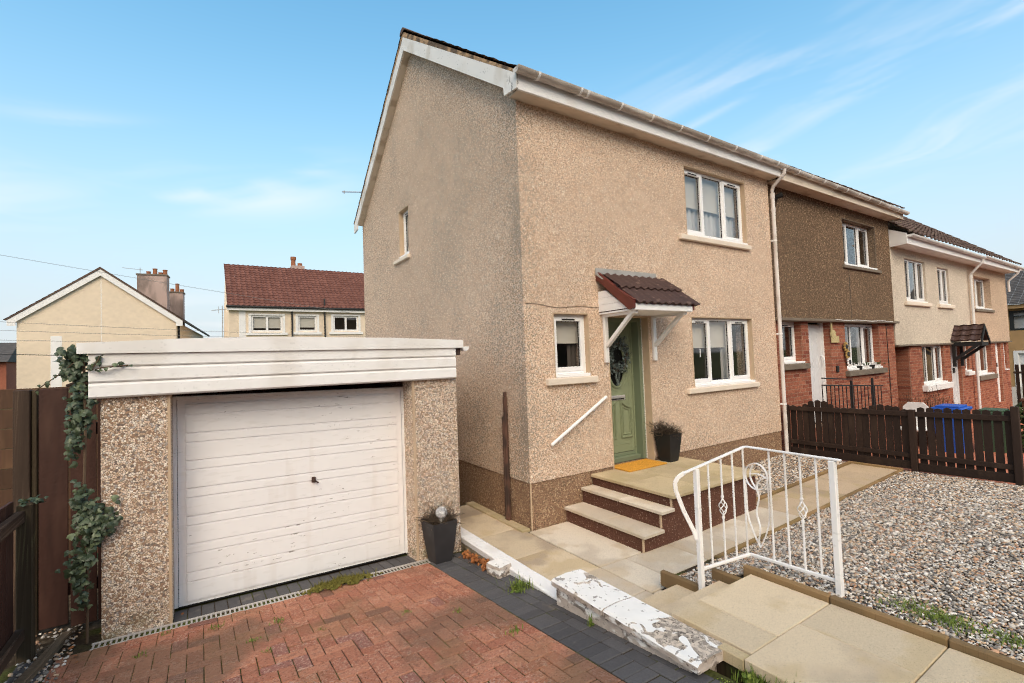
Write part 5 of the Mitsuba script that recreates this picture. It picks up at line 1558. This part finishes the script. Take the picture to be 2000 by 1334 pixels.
vn = thing('white_gate', 'white vertical boarded gate beyond the dark paling fence', 'gate')
for q in range(8):
    put('board', MB().box(25.0, 25.03, 1.2 - q * .22, 1.41 - q * .22, -.9, .15), 'white_far', vn)
put('rail', MB().box(25.031, 25.07, -.6, 1.41, -.1, 0.0), 'white_far', vn)

fh = thing('grey_roofed_house', 'tan house with a dark grey tiled roof and wide window beyond the terrace', 'house')
put('wall', MB().prism(sbox(-6, -2, 9, 3.9).difference(unary_union([sbox(-1.5, 2.6, 1.9, 3.62), sbox(-1.2, -2, 1.8, 1.5)])), 32.0, 32.3, YZ), 'tan_render', fh)
put('garage_door', MB().box(32.12, 32.16, -1.2, 1.8, -2, 1.5), 'grey_door', fh)
put('door_frame', MB().box(32.0 - .02, 32.14, 1.68, 1.85, -2, 1.55).box(31.98, 32.14, -1.2, 1.68, 1.42, 1.55), 'white_far', fh)
wk = put('window', MB().box(32.0 - .01, 32.1, 1.75, 1.9, 2.6, 3.62).box(32 - .01, 32.1, -1.5, 1.75, 2.6, 2.7).box(32 - .01, 32.1, -1.5, 1.75, 3.52, 3.62).box(32 - .01, 32.1, .30, .38, 2.7, 3.52).box(32 - .01, 32.1, .38, 1.75, 3.3, 3.35), 'black_rubber', fh)
put('pane', MB().add([(32.06, -1.5, 2.65), (32.06, 1.8, 2.65), (32.06, 1.8, 3.6), (32.06, -1.5, 3.6)], [[0, 1, 2, 3]]), 'pane_glass', wk)
put('curtain', MB().add([(32.2, .9, 2.6), (32.2, 1.8, 2.6), (32.2, 1.8, 3.6), (32.2, 1.1, 3.6)], [[0, 1, 2, 3]]).add([(32.22, -.4, 2.6), (32.22, .8, 2.6), (32.22, .2, 3.0)], [[0, 1, 2]]), 'curtain', wk)
put('room', MB().box(33.5, 33.6, -2, 2.2, 2.4, 3.8), 'room_wall', fh)
put('fascia', MB().box(31.6, 31.66, -6.2, 9.2, 3.72, 3.92), 'tan_render', fh)
put('soffit', MB().box(31.66, 32.0, -6.2, 9.2, 3.74, 3.78), 'tan_render', fh)
put('roof', tiled_slope(15.5, 4.6, .22, .35, slope_frame((31.5, 9.2, 3.92), (0, -1, 0), (1, 0, .52)), amp=.008, lip=.02, seed=71), 'roof_slate', fh)

# ------------------------------------------------------------------ houses behind
B2 = 30.0
rf = thing('red_roofed_house', 'cream house with a red tiled roof and three upper windows behind the garage', 'house')
xa, xb = -1.84, 16.0
W2s = [(-.60, 1.22, 4.45, 5.52), (2.18, 3.36, 4.48, 5.54), (4.47, 6.18, 4.50, 5.58)]
put('wall', MB().prism(sbox(xa, -1, xb, 6.02).difference(unary_union([sbox(w_[0], w_[2], w_[1], w_[3]) for w_ in W2s])), B2, B2 + .3, XZ), 'render_far', rf)
put('pilaster', MB().box(xa + .55, xa + .92, B2 - .02, B2, -1, 5.98), 'white_far', rf)
put('gable_wall', MB().prism([(B2 + .3, -1), (B2 + 8, -1), (B2 + 8, 6.02), (B2 + 4, 9.3), (B2 + .3, 6.02)], xa, xa + .3, YZ), 'render_far', rf)
put('fascia', MB().box(xa - .1, xb, B2 - .28, B2 - .25, 5.80, 6.00), 'white_far', rf)
put('soffit', MB().box(xa - .1, xb, B2 - .25, B2, 5.80, 5.82), 'white_far', rf)
put('gutter', MB().tube([(xa - .15, B2 - .34, 6.03), (xb, B2 - .34, 6.03)], .075, 8), 'black_metal', rf)
RW = math.hypot(4.35, 3.42)
put('roof', tiled_slope(xb - xa + .1, RW, RW / 16.3, .30, slope_frame((xa - .1, B2 - .35, 6.06), (1, 0, 0), (0, 4.35, 3.42)), amp=.05, lip=.035, jitter=.012, seed=81), 'roof_tile_red', rf)
put('roof', tiled_slope(xb - xa - .02, RW, .66, .6, slope_frame((xb, B2 + 8.35, 6.06), (-1, 0, 0), (0, -4.35, 3.42)), amp=.03, seed=82), 'roof_tile_red', rf)
for w_, li, bl in zip(W2s, ([(.5, True), (.5, True)], [(1, True)], [(.5, True), (.5, True)]), ([(.05, .95, .75)], [(.05, .95, .72)], None)):
    wn = window(rf, *w_, li, M=mat4((1, 0, 0), (0, 1, 0), (0, 0, 1), (0, B2, 0)), depth=.06, blind=bl, reveal=None, sub=False, fr=.07, frame_mat='white_far')
    put('surround', MB().box(w_[0] - .16, w_[0], B2 - .03, B2 + .02, w_[2] - .06, w_[3]).box(w_[1], w_[1] + .16, B2 - .03, B2 + .02, w_[2] - .06, w_[3]).box(w_[0] - .16, w_[1] + .16, B2 - .05, B2 + .02, w_[3], w_[3] + .10), 'white_far', wn)
    put('sill', MB().box(w_[0] - .3, w_[1] + .3, B2 - .10, B2 + .02, w_[2] - .22, w_[2] - .06), 'white_far', wn)
put('room', MB().box(-1.5, 7, B2 + 2, B2 + 2.1, 4, 5.9), 'room_wall', rf)
for x in (1.80, 3.88):
    put('downpipe', MB().tube([(x, B2 - .10, 6.0 if x < 3 else 6.75), (x, B2 - .10, 0)], .055, 8), 'black_metal', rf)
ck = put('chimney', MB().box(2.45, 3.35, B2 + 4.0, B2 + 4.9, 8.8, 9.75, .01), 'render_chimney', rf)
put('chimney_pot', MB().tube([(2.62, B2 + 4.4, 9.75), (2.62, B2 + 4.4, 10.25)], [.17, .15], 10).tube([(2.62, B2 + 4.4, 10.22), (2.62, B2 + 4.4, 10.45)], [.20, .20], 10), 'pot_terracotta', ck)
put('chimney_pot', MB().tube([(3.08, B2 + 4.4, 9.75), (3.08, B2 + 4.4, 10.0)], [.17, .17], 10), 'pot_terracotta', ck)
ta = thing('tv_aerial', 'thin TV aerial on a mast beside the red-roofed house', 'aerial')
put('mast', MB().tube([(-2.15, 31, 2.0), (-2.15, 31, 6.2)], .025, 6), 'lead_grey', ta)
put('boom', MB().tube([(-2.75, 31, 5.88), (-1.95, 31, 5.98)], .02, 5).tube([(-2.35, 31, 5.7), (-2.35, 31, 6.15)], .015, 5), 'lead_grey', ta)

ang = math.radians(-5.5)
GX, GY = -8.25, 32.0
LM = mat4((math.cos(ang), math.sin(ang), 0), (-math.sin(ang), math.cos(ang), 0), (0, 0, 1), (GX, GY, 0))
gh = thing('cream_gable_house', 'cream house end-on with a plain gable wall and two chimney stacks', 'house')
hw, ez, rz = 3.66, 5.22, 8.12
put('gable_wall', MB().prism([(-hw, -1), (hw, -1), (hw, ez), (0, rz), (-hw, ez)], 0, .3, XZ).move(LM), 'render_far', gh)
put('side_wall', MB().box(hw - .3, hw, .3, 15, -1, ez).box(-hw, -hw + .3, .3, 15, -1, ez).move(LM), 'render_far', gh)
for s in (-1, 1):
    put('bargeboard', MB().prism([(s * (hw + .35), ez + .02), (0, rz + .16), (0, rz - .22), (s * (hw + .0), ez - .08), (s * hw, ez - .30), (s * (hw + .35), ez - .30)], -.16, -.12, XZ).move(LM), 'white_far', gh)
    put('verge', MB().prism([(s * (hw + .46), ez + .02), (0, rz + .30), (0, rz + .17), (s * (hw + .36), ez + .03)], -.2, -.05, XZ).move(LM), 'roof_tile', gh)
    sl0 = math.hypot(hw + .45, rz - ez + .22)
    fr_ = slope_frame((s * (hw + .45), 15.2 if s < 0 else -.18, ez + .0), (0, -1, 0) if s < 0 else (0, 1, 0), (-s * (hw + .45), 0, rz - ez + .22))
    put('roof', tiled_slope(15.4, sl0, .33, .33, fr_, amp=.03, lip=.02, seed=90 + s).move(LM), 'roof_tile', gh)
put('pilaster', MB().box(-2.24, -1.76, -.02, .0, -1, 4.35).move(LM), 'white_far', gh)
put('expansion_joint', MB().box(-.015, .015, -.006, .0, -1, rz - .15).move(LM), 'white_far', gh)
put('gutter', MB().tube([(hw + .45, -.2, ez - .02), (hw + .45, 15, ez - .02)], .07, 8).move(LM), 'black_metal', gh)
put('downpipe', MB().tube([(hw + .06, .5, ez - .15), (hw + .06, .5, 0)], .06, 8).move(LM), 'black_metal', gh)
for x0_, x1_, y_, zt_, pots in ((1.25, 2.85, 2.4, 8.45, ((.55, .22), (.9, .42), (1.2, .18), (1.45, .36))), (2.55, 3.35, 5.4, 7.75, ((.12, .25), (.42, .62), (.70, .22)))):
    c_ = put('chimney', MB().box(x0_, x1_, y_, y_ + .9, 5.0, zt_, .01).move(LM), 'render_chimney', gh)
    put('cap', MB().box(x0_ - .05, x1_ + .05, y_ - .05, y_ + .95, zt_, zt_ + .10, .01).move(LM), 'dark_sill', c_)
    for px_, ph_ in pots:
        put('pot', MB().tube([(x0_ + px_, y_ + .4, zt_ + .1), (x0_ + px_, y_ + .4, zt_ + .1 + ph_)], [.13, .11], 8).tube([(x0_ + px_, y_ + .4, zt_ + .04 + ph_), (x0_ + px_, y_ + .4, zt_ + .1 + ph_)], [.14, .14], 8).move(LM), 'pot_terracotta', c_)
put('aerial', MB().tube([(1.35, 2.8, 8.4), (1.35, 2.8, 9.0)], .02, 5).tube([(.4, 2.8, 8.95), (1.5, 2.8, 8.85)], .015, 5).move(LM), 'lead_grey', gh)
ca_ = thing('roof_aerial', 'thin grey TV aerial just showing left of the pebbledashed house roof', 'aerial')
put('boom', MB().tube([(0.10, 9.0, 6.99), (1.0, 9.0, 7.12)], .016, 5).tube([(.16, 9, 6.95), (.16, 9, 7.04)], .014, 5), 'lead_grey', ca_)
put('mast', MB().tube([(0.98, 9.0, 3.0), (0.98, 9.0, 7.2)], .02, 6), 'lead_grey', ca_)
for q, (a, b, sag) in enumerate((((-20, 20, 8.35), (14, 20, 3.35), .25), ((-20, 20, 3.6), (10, 20, 2.1), .15), ((-20, 21, 4.9), (10, 21, 3.4), .2), ((-20, 20.5, 4.45), (10, 20.5, 3.35), .25), ((-20, 21, 4.0), (10, 21, 3.1), .2))):
    wr = thing('overhead_wire', ['thin overhead wire crossing the open sky from the left', 'thick dark wire low across the cream gable wall', 'upper thin wire across the cream gable wall', 'middle thin wire across the cream gable wall', 'lower thin wire across the cream gable wall'][q], 'wire')
    t = np.linspace(0, 1, 24)[:, None]
    pp = np.array(a) * (1 - t) + np.array(b) * t; pp[:, 2] -= sag * 4 * (t * (1 - t))[:, 0]
    put('cable', MB().tube(pp, .012 if q == 1 else .007, 4), 'wire_grey' if q != 1 else 'black_metal', wr)
fl = thing('distant_house', 'distant brown house with a dark grey roof at the left edge behind a lamp column', 'house')
put('wall', MB().box(-32, -19.0, 60, 66, -1, 3.6), 'house_brick', fl)
put('roof', MB().prism([(59.5, 3.6), (66.5, 3.6), (63, 5.6)], -32, -18.8, YZ), 'roof_slate', fl)
lc = thing('lamp_column', 'grey lamp column standing at the left edge before the distant house', 'lamp post')
put('column', MB().tube([(-12.55, 30.5, -1), (-12.55, 30.5, 4.4)], .07, 8), 'lead_grey', lc)
sg = thing('blue_sign', 'blue and white board low at the left edge of the picture', 'sign')
put('board', MB().box(-13.3, -12.65, 29.9, 29.95, .85, 1.75), 'sign_blue', sg)
put('emblem', MB().tube([(-12.95, 29.89, 1.25), (-12.95, 29.9, 1.25)], .2, 16), 'white_far', sg)
put('post', MB().box(-13.0, -12.9, 29.96, 30.0, -1, 1.8), 'lead_grey', sg)

# ------------------------------------------------------------------ plants and small things
def leaf_cloud(P, N, size, seed, shape='ivy', spread=.6):
    """Leaves at the points P, facing roughly N."""
    r = np.random.default_rng(seed)
    if shape == 'ivy':
        o = np.array([(0, -.5), (.38, -.42), (.62, -.02), (.34, .10), (.30, .36), (0, .72), (-.30, .36), (-.34, .10), (-.62, -.02), (-.38, -.42)])
    elif shape == 'round':
        o = np.array([(0, -.5), (.35, -.3), (.45, .05), (.25, .4), (0, .55), (-.25, .4), (-.45, .05), (-.35, -.3)])
    else:
        o = np.array([(0, -.6), (.16, -.1), (.12, .35), (0, .7), (-.12, .35), (-.16, -.1)])
    m = len(o); base = np.vstack([[(0, 0, .10)], np.hstack([o, -(np.abs(o[:, :1]) ** 1.5) * .22])])
    tri = np.array([(0, k + 1, (k + 1) % m + 1) for k in range(m)])
    n = len(P)
    d = np.asarray(N, float) + r.normal(0, spread, (n, 3)); d /= np.linalg.norm(d, axis=1, keepdims=True)
    u = r.normal(0, .5, (n, 3)) + [0, 0, -1.0 if shape == 'ivy' else 1.0]
    a = np.cross(u, d); a /= np.linalg.norm(a, axis=1, keepdims=True); b = np.cross(d, a)
    R = np.stack([a, b, d], -1)
    s = size * np.exp(r.normal(0, .25, (n, 1, 1)))
    v = np.einsum('nij,kj->nki', R, base) * s + np.asarray(P)[:, None, :]
    f = tri[None] + (np.arange(n) * (m + 1))[:, None, None]
    mb = MB().add(v.reshape(-1, 3), f.reshape(-1, 3)); mb.uvs[-1] = np.repeat(r.random((n, 2)), m + 1, 0)
    return mb


iv = thing('ivy', 'dark green ivy climbing over the gate edge and the corner of the garage', 'ivy')
P = []
for zc, xc, hw_, n in ((2.20, -4.09, .045, 22), (2.12, -4.13, .06, 28), (2.04, -4.08, .05, 34), (1.95, -4.065, .06, 44), (1.85, -4.075, .07, 50), (1.74, -4.085, .075, 46), (1.64, -4.10, .06, 36), (1.54, -4.115, .045, 26), (1.46, -4.13, .03, 14)):
    P.append(np.stack([xc + rng.normal(0, hw_ * .55, n), .17 + rng.normal(0, .03, n), zc + rng.normal(0, .045, n)], -1))
for zc, xc, hw_, n in ((1.13, -4.07, .05, 34), (1.03, -4.045, .07, 60), (.92, -4.03, .085, 74), (.80, -4.02, .085, 66), (.70, -4.05, .07, 46), (.58, -4.075, .06, 34), (.46, -4.08, .045, 20), (.34, -4.07, .035, 12), (.88, -3.92, .05, 20), (.96, -3.88, .035, 10)):
    P.append(np.stack([xc + rng.normal(0, hw_ * .6, n), .14 + rng.normal(0, .035, n), zc + rng.normal(0, .05, n)], -1))
k = put('leaves', leaf_cloud(np.vstack(P), (0.1, -1, .30), .037, 5, spread=.4), 'ivy_leaf', iv); labels[k] = {'kind': 'stuff'}
st_ = MB().tube([(-4.05, .20, 0), (-4.04, .17, .5), (-4.06, .16, 1.1), (-4.05, .17, 1.7), (-4.06, .16, 2.2)], .010, 6)
tr_ = [[(-4.06, .12, 2.10), (-3.99, .09, 2.10), (-3.90, .085, 2.115), (-3.77, .085, 2.125)], [(-4.10, .14, 2.17), (-4.17, .13, 2.09), (-4.25, .13, 2.02), (-4.33, .13, 1.95)], [(-4.0, .12, 2.11), (-3.97, .10, 2.16), (-3.955, .095, 2.20)]]
Pl = []
for t_ in tr_:
    t_ = np.array(t_); st_.tube(t_, .004, 5)
    for q in np.linspace(0, 1, 14):
        k_ = min(int(q * (len(t_) - 1)), len(t_) - 2); f_ = q * (len(t_) - 1) - k_
        Pl.append(t_[k_] * (1 - f_) + t_[k_ + 1] * f_ + rng.normal(0, .010, 3))
put('stem', st_, 'ivy_stem', iv)
k = put('trailing_leaves', leaf_cloud(np.array(Pl), (0, -1, .3), .028, 6), 'ivy_leaf', iv); labels[k] = {'kind': 'stuff'}
k = put('top_sprig', leaf_cloud(np.stack([-4.13 + rng.normal(0, .045, 60), .16 + rng.normal(0, .03, 60), 2.19 + rng.normal(0, .04, 60)], -1), (0, -1, .4), .042, 61), 'ivy_leaf', iv); labels[k] = {'kind': 'stuff'}
i2 = thing('ivy', 'short sprig of ivy on top of the low mossy fence post', 'ivy')
k = put('leaves', leaf_cloud(np.stack([rng.uniform(-4.43, -4.28, 26), rng.uniform(.12, .24, 26), 1.145 + rng.normal(0, .012, 26)], -1), (0, -.5, 1), .030, 7), 'ivy_leaf', i2); labels[k] = {'kind': 'stuff'}

# planter with a glass globe by the garage pier
def planter(key, x, y, z, h, b0, b1, rot, bsdf='planter_grey'):
    mb = MB(); n = 10; v = []
    for q in range(n + 1):
        t = q / n; hw_ = b0 + (b1 - b0) * (t ** .8); v.append([(sx * hw_, sy * hw_, h * t) for sx, sy in ((-1, -1), (1, -1), (1, 1), (-1, 1))])
    for hw_, zz_ in ((b1 * .90, h), (b1 * .86, h - .06)):
        v.append([(sx * hw_, sy * hw_, zz_) for sx, sy in ((-1, -1), (1, -1), (1, 1), (-1, 1))])
    m = len(v); v = np.array(v).reshape(-1, 3)
    i, j = np.meshgrid(np.arange(m - 1), np.arange(4), indexing='ij')
    f = np.stack([i * 4 + j, i * 4 + (j + 1) % 4, (i + 1) * 4 + (j + 1) % 4, (i + 1) * 4 + j], -1).reshape(-1, 4)
    f = np.vstack([f, [[3, 2, 1, 0], [m * 4 - 4, m * 4 - 3, m * 4 - 2, m * 4 - 1]]])
    M = np.array(T().translate([x, y, z]).rotate([0, 0, 1], rot).matrix, float).reshape(4, 4)
    put('pot', mb.add(v, f).move(M), bsdf, key)
    put('soil', MB().box(-b1 * .84, b1 * .84, -b1 * .84, b1 * .84, h - .05, h - .02).move(M), 'soil', key)


def dry_tuft(key, c, r, n, h, seed, name='dead_plant'):
    q_ = np.random.default_rng(seed); mb = MB()
    for _ in range(n):
        a = q_.uniform(0, 6.283); e = q_.uniform(.15, 1.25)
        d = np.array([math.cos(a) * math.cos(e), math.sin(a) * math.cos(e), math.sin(e)])
        s = np.array(c) + np.append(q_.normal(0, r * .45, 2), 0); L = h * q_.uniform(.5, 1.15)
        b = np.cross(d, q_.normal(0, 1, 3)) * L * .22
        mb.tube([s, s + d * L * .5 + b * .5, s + d * L + b - [0, 0, L * .12]], [.0048, .0042, .0025], 3, cap=False, uv=(q_.random(), q_.random()))
    put(name, mb, 'dry_plant', key)
    m_ = n; a = q_.uniform(0, 6.283, m_); e = q_.uniform(.2, 1.3, m_); L = h * q_.uniform(.45, 1.0, m_)
    P_ = np.array(c) + np.stack([np.cos(a) * np.cos(e) * L + q_.normal(0, r * .35, m_), np.sin(a) * np.cos(e) * L + q_.normal(0, r * .35, m_), np.sin(e) * L], -1)
    kk = put('dead_leaves', leaf_cloud(P_, (0, -.5, 1), .020, seed + 40, 'thin', .9), 'dry_plant', key); labels[kk] = {'kind': 'stuff'}


p1_ = thing('planter', 'tall dark planter with dead foliage and a glass globe light beside the garage pier', 'planter')
px_, py_ = -1.175, 0.045
pz_ = drive_z(px_, py_) - .01
planter(p1_, px_, py_, pz_, .44, .088, .145, 4)
dry_tuft(p1_, (px_ + .01, py_, pz_ + .42), .14, 150, .20, 3)
gl = thing('globe_light', 'crackled glass globe solar light resting in the dead plant of the garage planter', 'lamp')
sp = trimesh.creation.icosphere(3, .062); gv_ = np.array(sp.vertices) * (1 + .02 * (meshkit.noise(np.array(sp.vertices) * 60, 4)[:, None] - .5)) + [px_ + .0, py_ - .07, pz_ + .53]
put('globe', (gv_, np.array(sp.faces)), 'globe_glass', gl, smooth=True)
put('core', MB().tube([(px_ + .0, py_ - .07, pz_ + .42), (px_ + .0, py_ - .07, pz_ + .50)], [.02, .03], 8), 'lead_grey', gl)

p2_ = thing('planter', 'dark square tapered planter with dead twiggy plant standing on the door landing', 'planter')
planter(p2_, 2.33, -.16, LAND, .40, .088, .138, 2, 'planter_black')
dry_tuft(p2_, (2.33, -.16, LAND + .37), .12, 150, .20, 4)
dry_tuft(p2_, (2.22, -.13, LAND + .42), .06, 60, .22, 5)

dm = thing('doormat', 'bright orange coir doormat on the landing before the green door', 'doormat')
put('mat', MB().box(1.40, 2.14, -.28, .10, LAND + .001, LAND + .020, .006), 'coir', dm)

wr_ = thing('wreath', 'grey-green leafy wreath hanging on the green front door', 'wreath')
a = rng.uniform(0, 6.283, 620); rr = .175 + rng.normal(0, .035, 620)
P = np.stack([oc[0] + .02 + rr * np.cos(a), DY - .05 + rng.normal(0, .022, 620), 2.06 + rr * 1.22 * np.sin(a)], -1)
k = put('foliage', leaf_cloud(P, (0, -1, 0), .030, 12, 'round', .9), 'wreath_leaf', wr_); labels[k] = {'kind': 'stuff'}
b = MB()
for q in range(60):
    a0 = rng.uniform(0, 6.283); pts = [(oc[0] + .02 + (.17 + .03 * math.sin(a0 * 3 + s)) * math.cos(a0 + s * .35), DY - .04 + rng.normal(0, .012), 2.06 + (.17 + .03 * math.cos(a0 + s)) * 1.22 * math.sin(a0 + s * .35)) for s in range(4)]
    b.tube(pts, .003, 3, uv=(rng.random() * .5, .3))
put('twigs', b, 'twig', wr_)
b = MB()
for q in range(12):
    x = oc[0] + .02 + rng.normal(0, .03); b.tube([(x, DY - .03, 1.90), (x + rng.normal(0, .02), DY - .03, 1.75), (oc[0] + rng.normal(0, .05), DY - .028, 1.62)], .004, 4, uv=(rng.random(), .5))
put('hanging_stems', b, 'wreath_leaf', wr_)

# fallen leaves in the corner by the kerb wall, and a few about the drive
n = 130; t = rng.random(n) ** 1.2
X, Y = -.86 - np.abs(rng.normal(0, .045, n)) - .05 * rng.random(n), -.04 - .58 * t
Z = drive_z(X, Y) + .012 + np.abs(rng.normal(0, .022, n)) * (X > -.95)
mb = leaf_cloud(np.stack([X, Y, Z], -1), (0, 0, 1), .034, 21, 'round', .7)
X, Y = np.array([-3.45, -3.9, -4.08, -4.05, -2.35, -2.22, -1.5, -3.98, -4.14]), np.array([.30, .02, -.02, -.16, .03, .02, .02, .32, .18])
mb2 = leaf_cloud(np.stack([X, Y, drive_z(X, Y) + .014], -1), (0, 0, 1), .036, 22, 'round', .25)
k = put('fallen_leaves', mb.add(*mb2.get()), 'leaf_orange'); mb.uvs[-1] = mb2.uv()
scene[k] = mikit.ply(mb.get(), 'leaf_orange', uv=mb.uv())
labels[k] = {'label': 'dry orange fallen leaves gathered in the corner of the drive by the kerb wall', 'category': 'leaves', 'kind': 'stuff'}


def blades(P, h, seed, width=.004, lean=.6):
    r = np.random.default_rng(seed); n = len(P)
    a = r.uniform(0, 6.283, n); L = h * np.exp(r.normal(0, .3, n))
    d = np.stack([np.cos(a), np.sin(a)], -1) * (lean * r.random(n))[:, None]
    s = np.stack([-np.sin(a), np.cos(a)], -1) * width
    z0 = P[:, 2]
    v = np.stack([np.column_stack([P[:, :2] - s, z0]), np.column_stack([P[:, :2] + s, z0]), np.column_stack([P[:, :2] + d * L[:, None] * .4 + s * .7, z0 + L * .6]), np.column_stack([P[:, :2] + d * L[:, None] * .4 - s * .7, z0 + L * .6]), np.column_stack([P[:, :2] + d * L[:, None], z0 + L * .95])], 1)
    f = np.array([[0, 1, 2], [0, 2, 3], [3, 2, 4]])[None] + (np.arange(n) * 5)[:, None, None]
    mb = MB().add(v.reshape(-1, 3), f.reshape(-1, 3)); mb.uvs[-1] = np.repeat(r.random((n, 2)), 5, 0)
    return mb


def weed(label, x, y, z, r, n, h, leafy=0, group=None):
    k = thing('weed', label, 'weed', group)
    P = np.stack([x + rng.normal(0, r, n), y + rng.normal(0, r, n), np.full(n, z - .004)], -1)
    kk = put('blades', blades(P, h, int(abs(x * 997) + n)), 'weed_green', k); labels[kk] = {'kind': 'stuff'}
    if leafy:
        P = np.stack([x + rng.normal(0, r, leafy), y + rng.normal(0, r, leafy), z + np.abs(rng.normal(0, h * .4, leafy)) + .004], -1)
        kk = put('leaves', leaf_cloud(P, (0, -.2, 1), h * .42, leafy + 3, 'round', .8), 'weed_green', k); labels[kk] = {'kind': 'stuff'}


weed('clump of bright green weed by the kerb wall foot', -.99, -1.20, drive_z(-.99, -1.2), .05, 90, .07, 30)
for x, y, r, nb, h, lf_, lab in ((-3.22, -.18, .022, 14, .022, 22, 'leafy weed in a paving joint just in front of the left garage pier'), (-2.99, -.66, .02, 12, .022, 18, 'small weed in the red paving, second from the picture bottom on the left'),
                                 (-2.80, -.44, .028, 10, .025, 30, 'largest leafy weed in the middle of the red block paving'), (-2.93, -.93, .02, 12, .02, 16, 'small weed in the red paving nearest the picture bottom'),
                                 (-1.93, -.98, .02, 12, .02, 18, 'single small weed on the red paving between the garage handle side and the dark setts'), (-1.45, -1.83, .03, 22, .03, 6, 'small grassy weed on the red paving beside the painted wall'),
                                 (-3.55, -.02, .022, 12, .02, 14, 'small weed in the paving close to the drain at its left end'), (-2.55, -.83, .02, 8, .018, 12, 'faint flat weed on a red paver in the middle of the drive'),
                                 (-1.60, -1.25, .02, 26, .02, 0, 'thin yellow-green grass line in a joint beside the dark setts'), (-3.68, -.34, .02, 10, .02, 8, 'small weed at the left side of the red paving')):
    weed(lab, x, y, drive_z(x, y), r, nb, h, lf_, 'weeds in the paving joints')
weed('grassy weeds along the foot of the bottom path slab', -.775, -3.20, drive_z(-.775, -3.2), .035, 130, .055, 20)
weed('wispy weeds at the corner of the bottom path slab', -.78, -3.42, drive_z(-.78, -3.4), .05, 120, .07, 0)
weed('little rosette weed on the dark setts by the path', -.90, -3.13, drive_z(-.9, -3.13), .03, 10, .02, 26)
weed('tiny green sprout at the painted wall foot', -.985, -2.12, drive_z(-.985, -2.12), .012, 14, .06, 8)
for lab, cx_, cy_, rx_, ry_, n in (('patch of fresh green grass growing through the gravel by the path edging', .60, -3.60, .07, .13, 620), ('thin grass at the frame edge growing in the gravel', .62, -4.00, .05, .10, 260)):
    k = thing('grass_tuft', lab, 'grass')
    X, Y = cx_ + rng.normal(0, rx_, n), cy_ + rng.normal(0, ry_, n)
    kk = put('blades', blades(np.stack([X, Y, gravel_z(X, Y) - .002], -1), .026, n, .004, 1.6), 'weed_green', k); labels[kk] = {'kind': 'stuff'}
# moss and weeds over the drain
n = 1700; X = -2.20 + rng.normal(0, .11, n) + .05 * np.sin(np.arange(n)); Y = .085 + rng.normal(0, .034, n) + .02 * np.sin(X * 31)
P = np.stack([X, Y, drive_z(X, Y) + .010 + .030 * np.maximum(0, 1 - ((X + 2.18) / .32) ** 2 - ((Y - .085) / .10) ** 2)], -1)
v, f, uv = scatter_stones(P, .011, 90); mm = MB().add(v, f); mm.uvs[-1] = uv
b2_ = blades(np.stack([X[:700], Y[:700], drive_z(X[:700], Y[:700]) + .02], -1), .04, 91, .003, .9); mm.add(*b2_.get()); mm.uvs[-1] = b2_.uv()
k = put('moss', mm, 'moss'); labels[k] = {'label': 'cushion of green and yellow moss over the drain before the garage', 'category': 'moss', 'kind': 'stuff'}
# grit and litter on the soil
n = 320; X, Y = rng.uniform(-4.42, -4.12, n), rng.uniform(-.75, .62, n)
v, f, uv = scatter_stones(np.stack([X, Y, drive_z(X, Y) + .006], -1), .009, 92); mm = MB().add(v, f); mm.uvs[-1] = uv
k = put('soil_stones', mm, 'gravel_stone'); labels[k] = {'label': 'loose stones and litter on the soil at the left edge of the drive', 'category': 'stones', 'kind': 'stuff'}
# bare twiggy shrub in the neighbour's garden
sh = thing('bare_shrub', 'bare reddish-brown twiggy shrub by the corner of the brick house', 'shrub')
mb = MB()
for q in range(420):
    a = rng.uniform(0, 6.283); e = rng.uniform(.35, 1.4); L = rng.uniform(.45, 1.15)
    s = np.array([10.2 + rng.normal(0, .42), -.85 + rng.normal(0, .16), -.15]); d = np.array([math.cos(a) * math.cos(e) * .9, math.sin(a) * math.cos(e) * .5, math.sin(e)])
    b_ = rng.normal(0, .10, 3)
    mb.tube([s, s + d * L * .5 + b_ * .5, s + d * L + b_], [.010, .007, .004], 3, cap=False, uv=(rng.random(), rng.random()))
put('branches', mb, 'twig', sh)
P = np.stack([10.2 + rng.normal(0, .45, 500), -.85 + rng.normal(0, .2, 500), rng.uniform(.25, .95, 500)], -1)
k = put('leaves', leaf_cloud(P, (0, -1, .3), .035, 31, 'thin', .9), 'twig', sh); labels[k] = {'kind': 'stuff'}

# terrace across the street: outside the frame, mirrored darkly in the front windows
ot = thing('opposite_terrace', 'terrace of houses across the street', 'house')
put('wall', MB().box(-26, 34, -30, -23, 0, 5.4), 'dash_brown', ot)
put('roof', MB().prism([(-30.5, 5.4), (-22.5, 5.4), (-26.5, 8.6)], -26.5, 34.5, YZ), 'roof_slate', ot)
for q in range(14):
    x = -24 + q * 4.2
    wk = put('window', MB().box(x, x + 1.7, -23.0, -22.95, 3.4, 4.6), 'white_far', ot)
    put('pane', MB().box(x + .1, x + 1.6, -22.949, -22.94, 3.5, 4.5), 'dark_glass', wk)
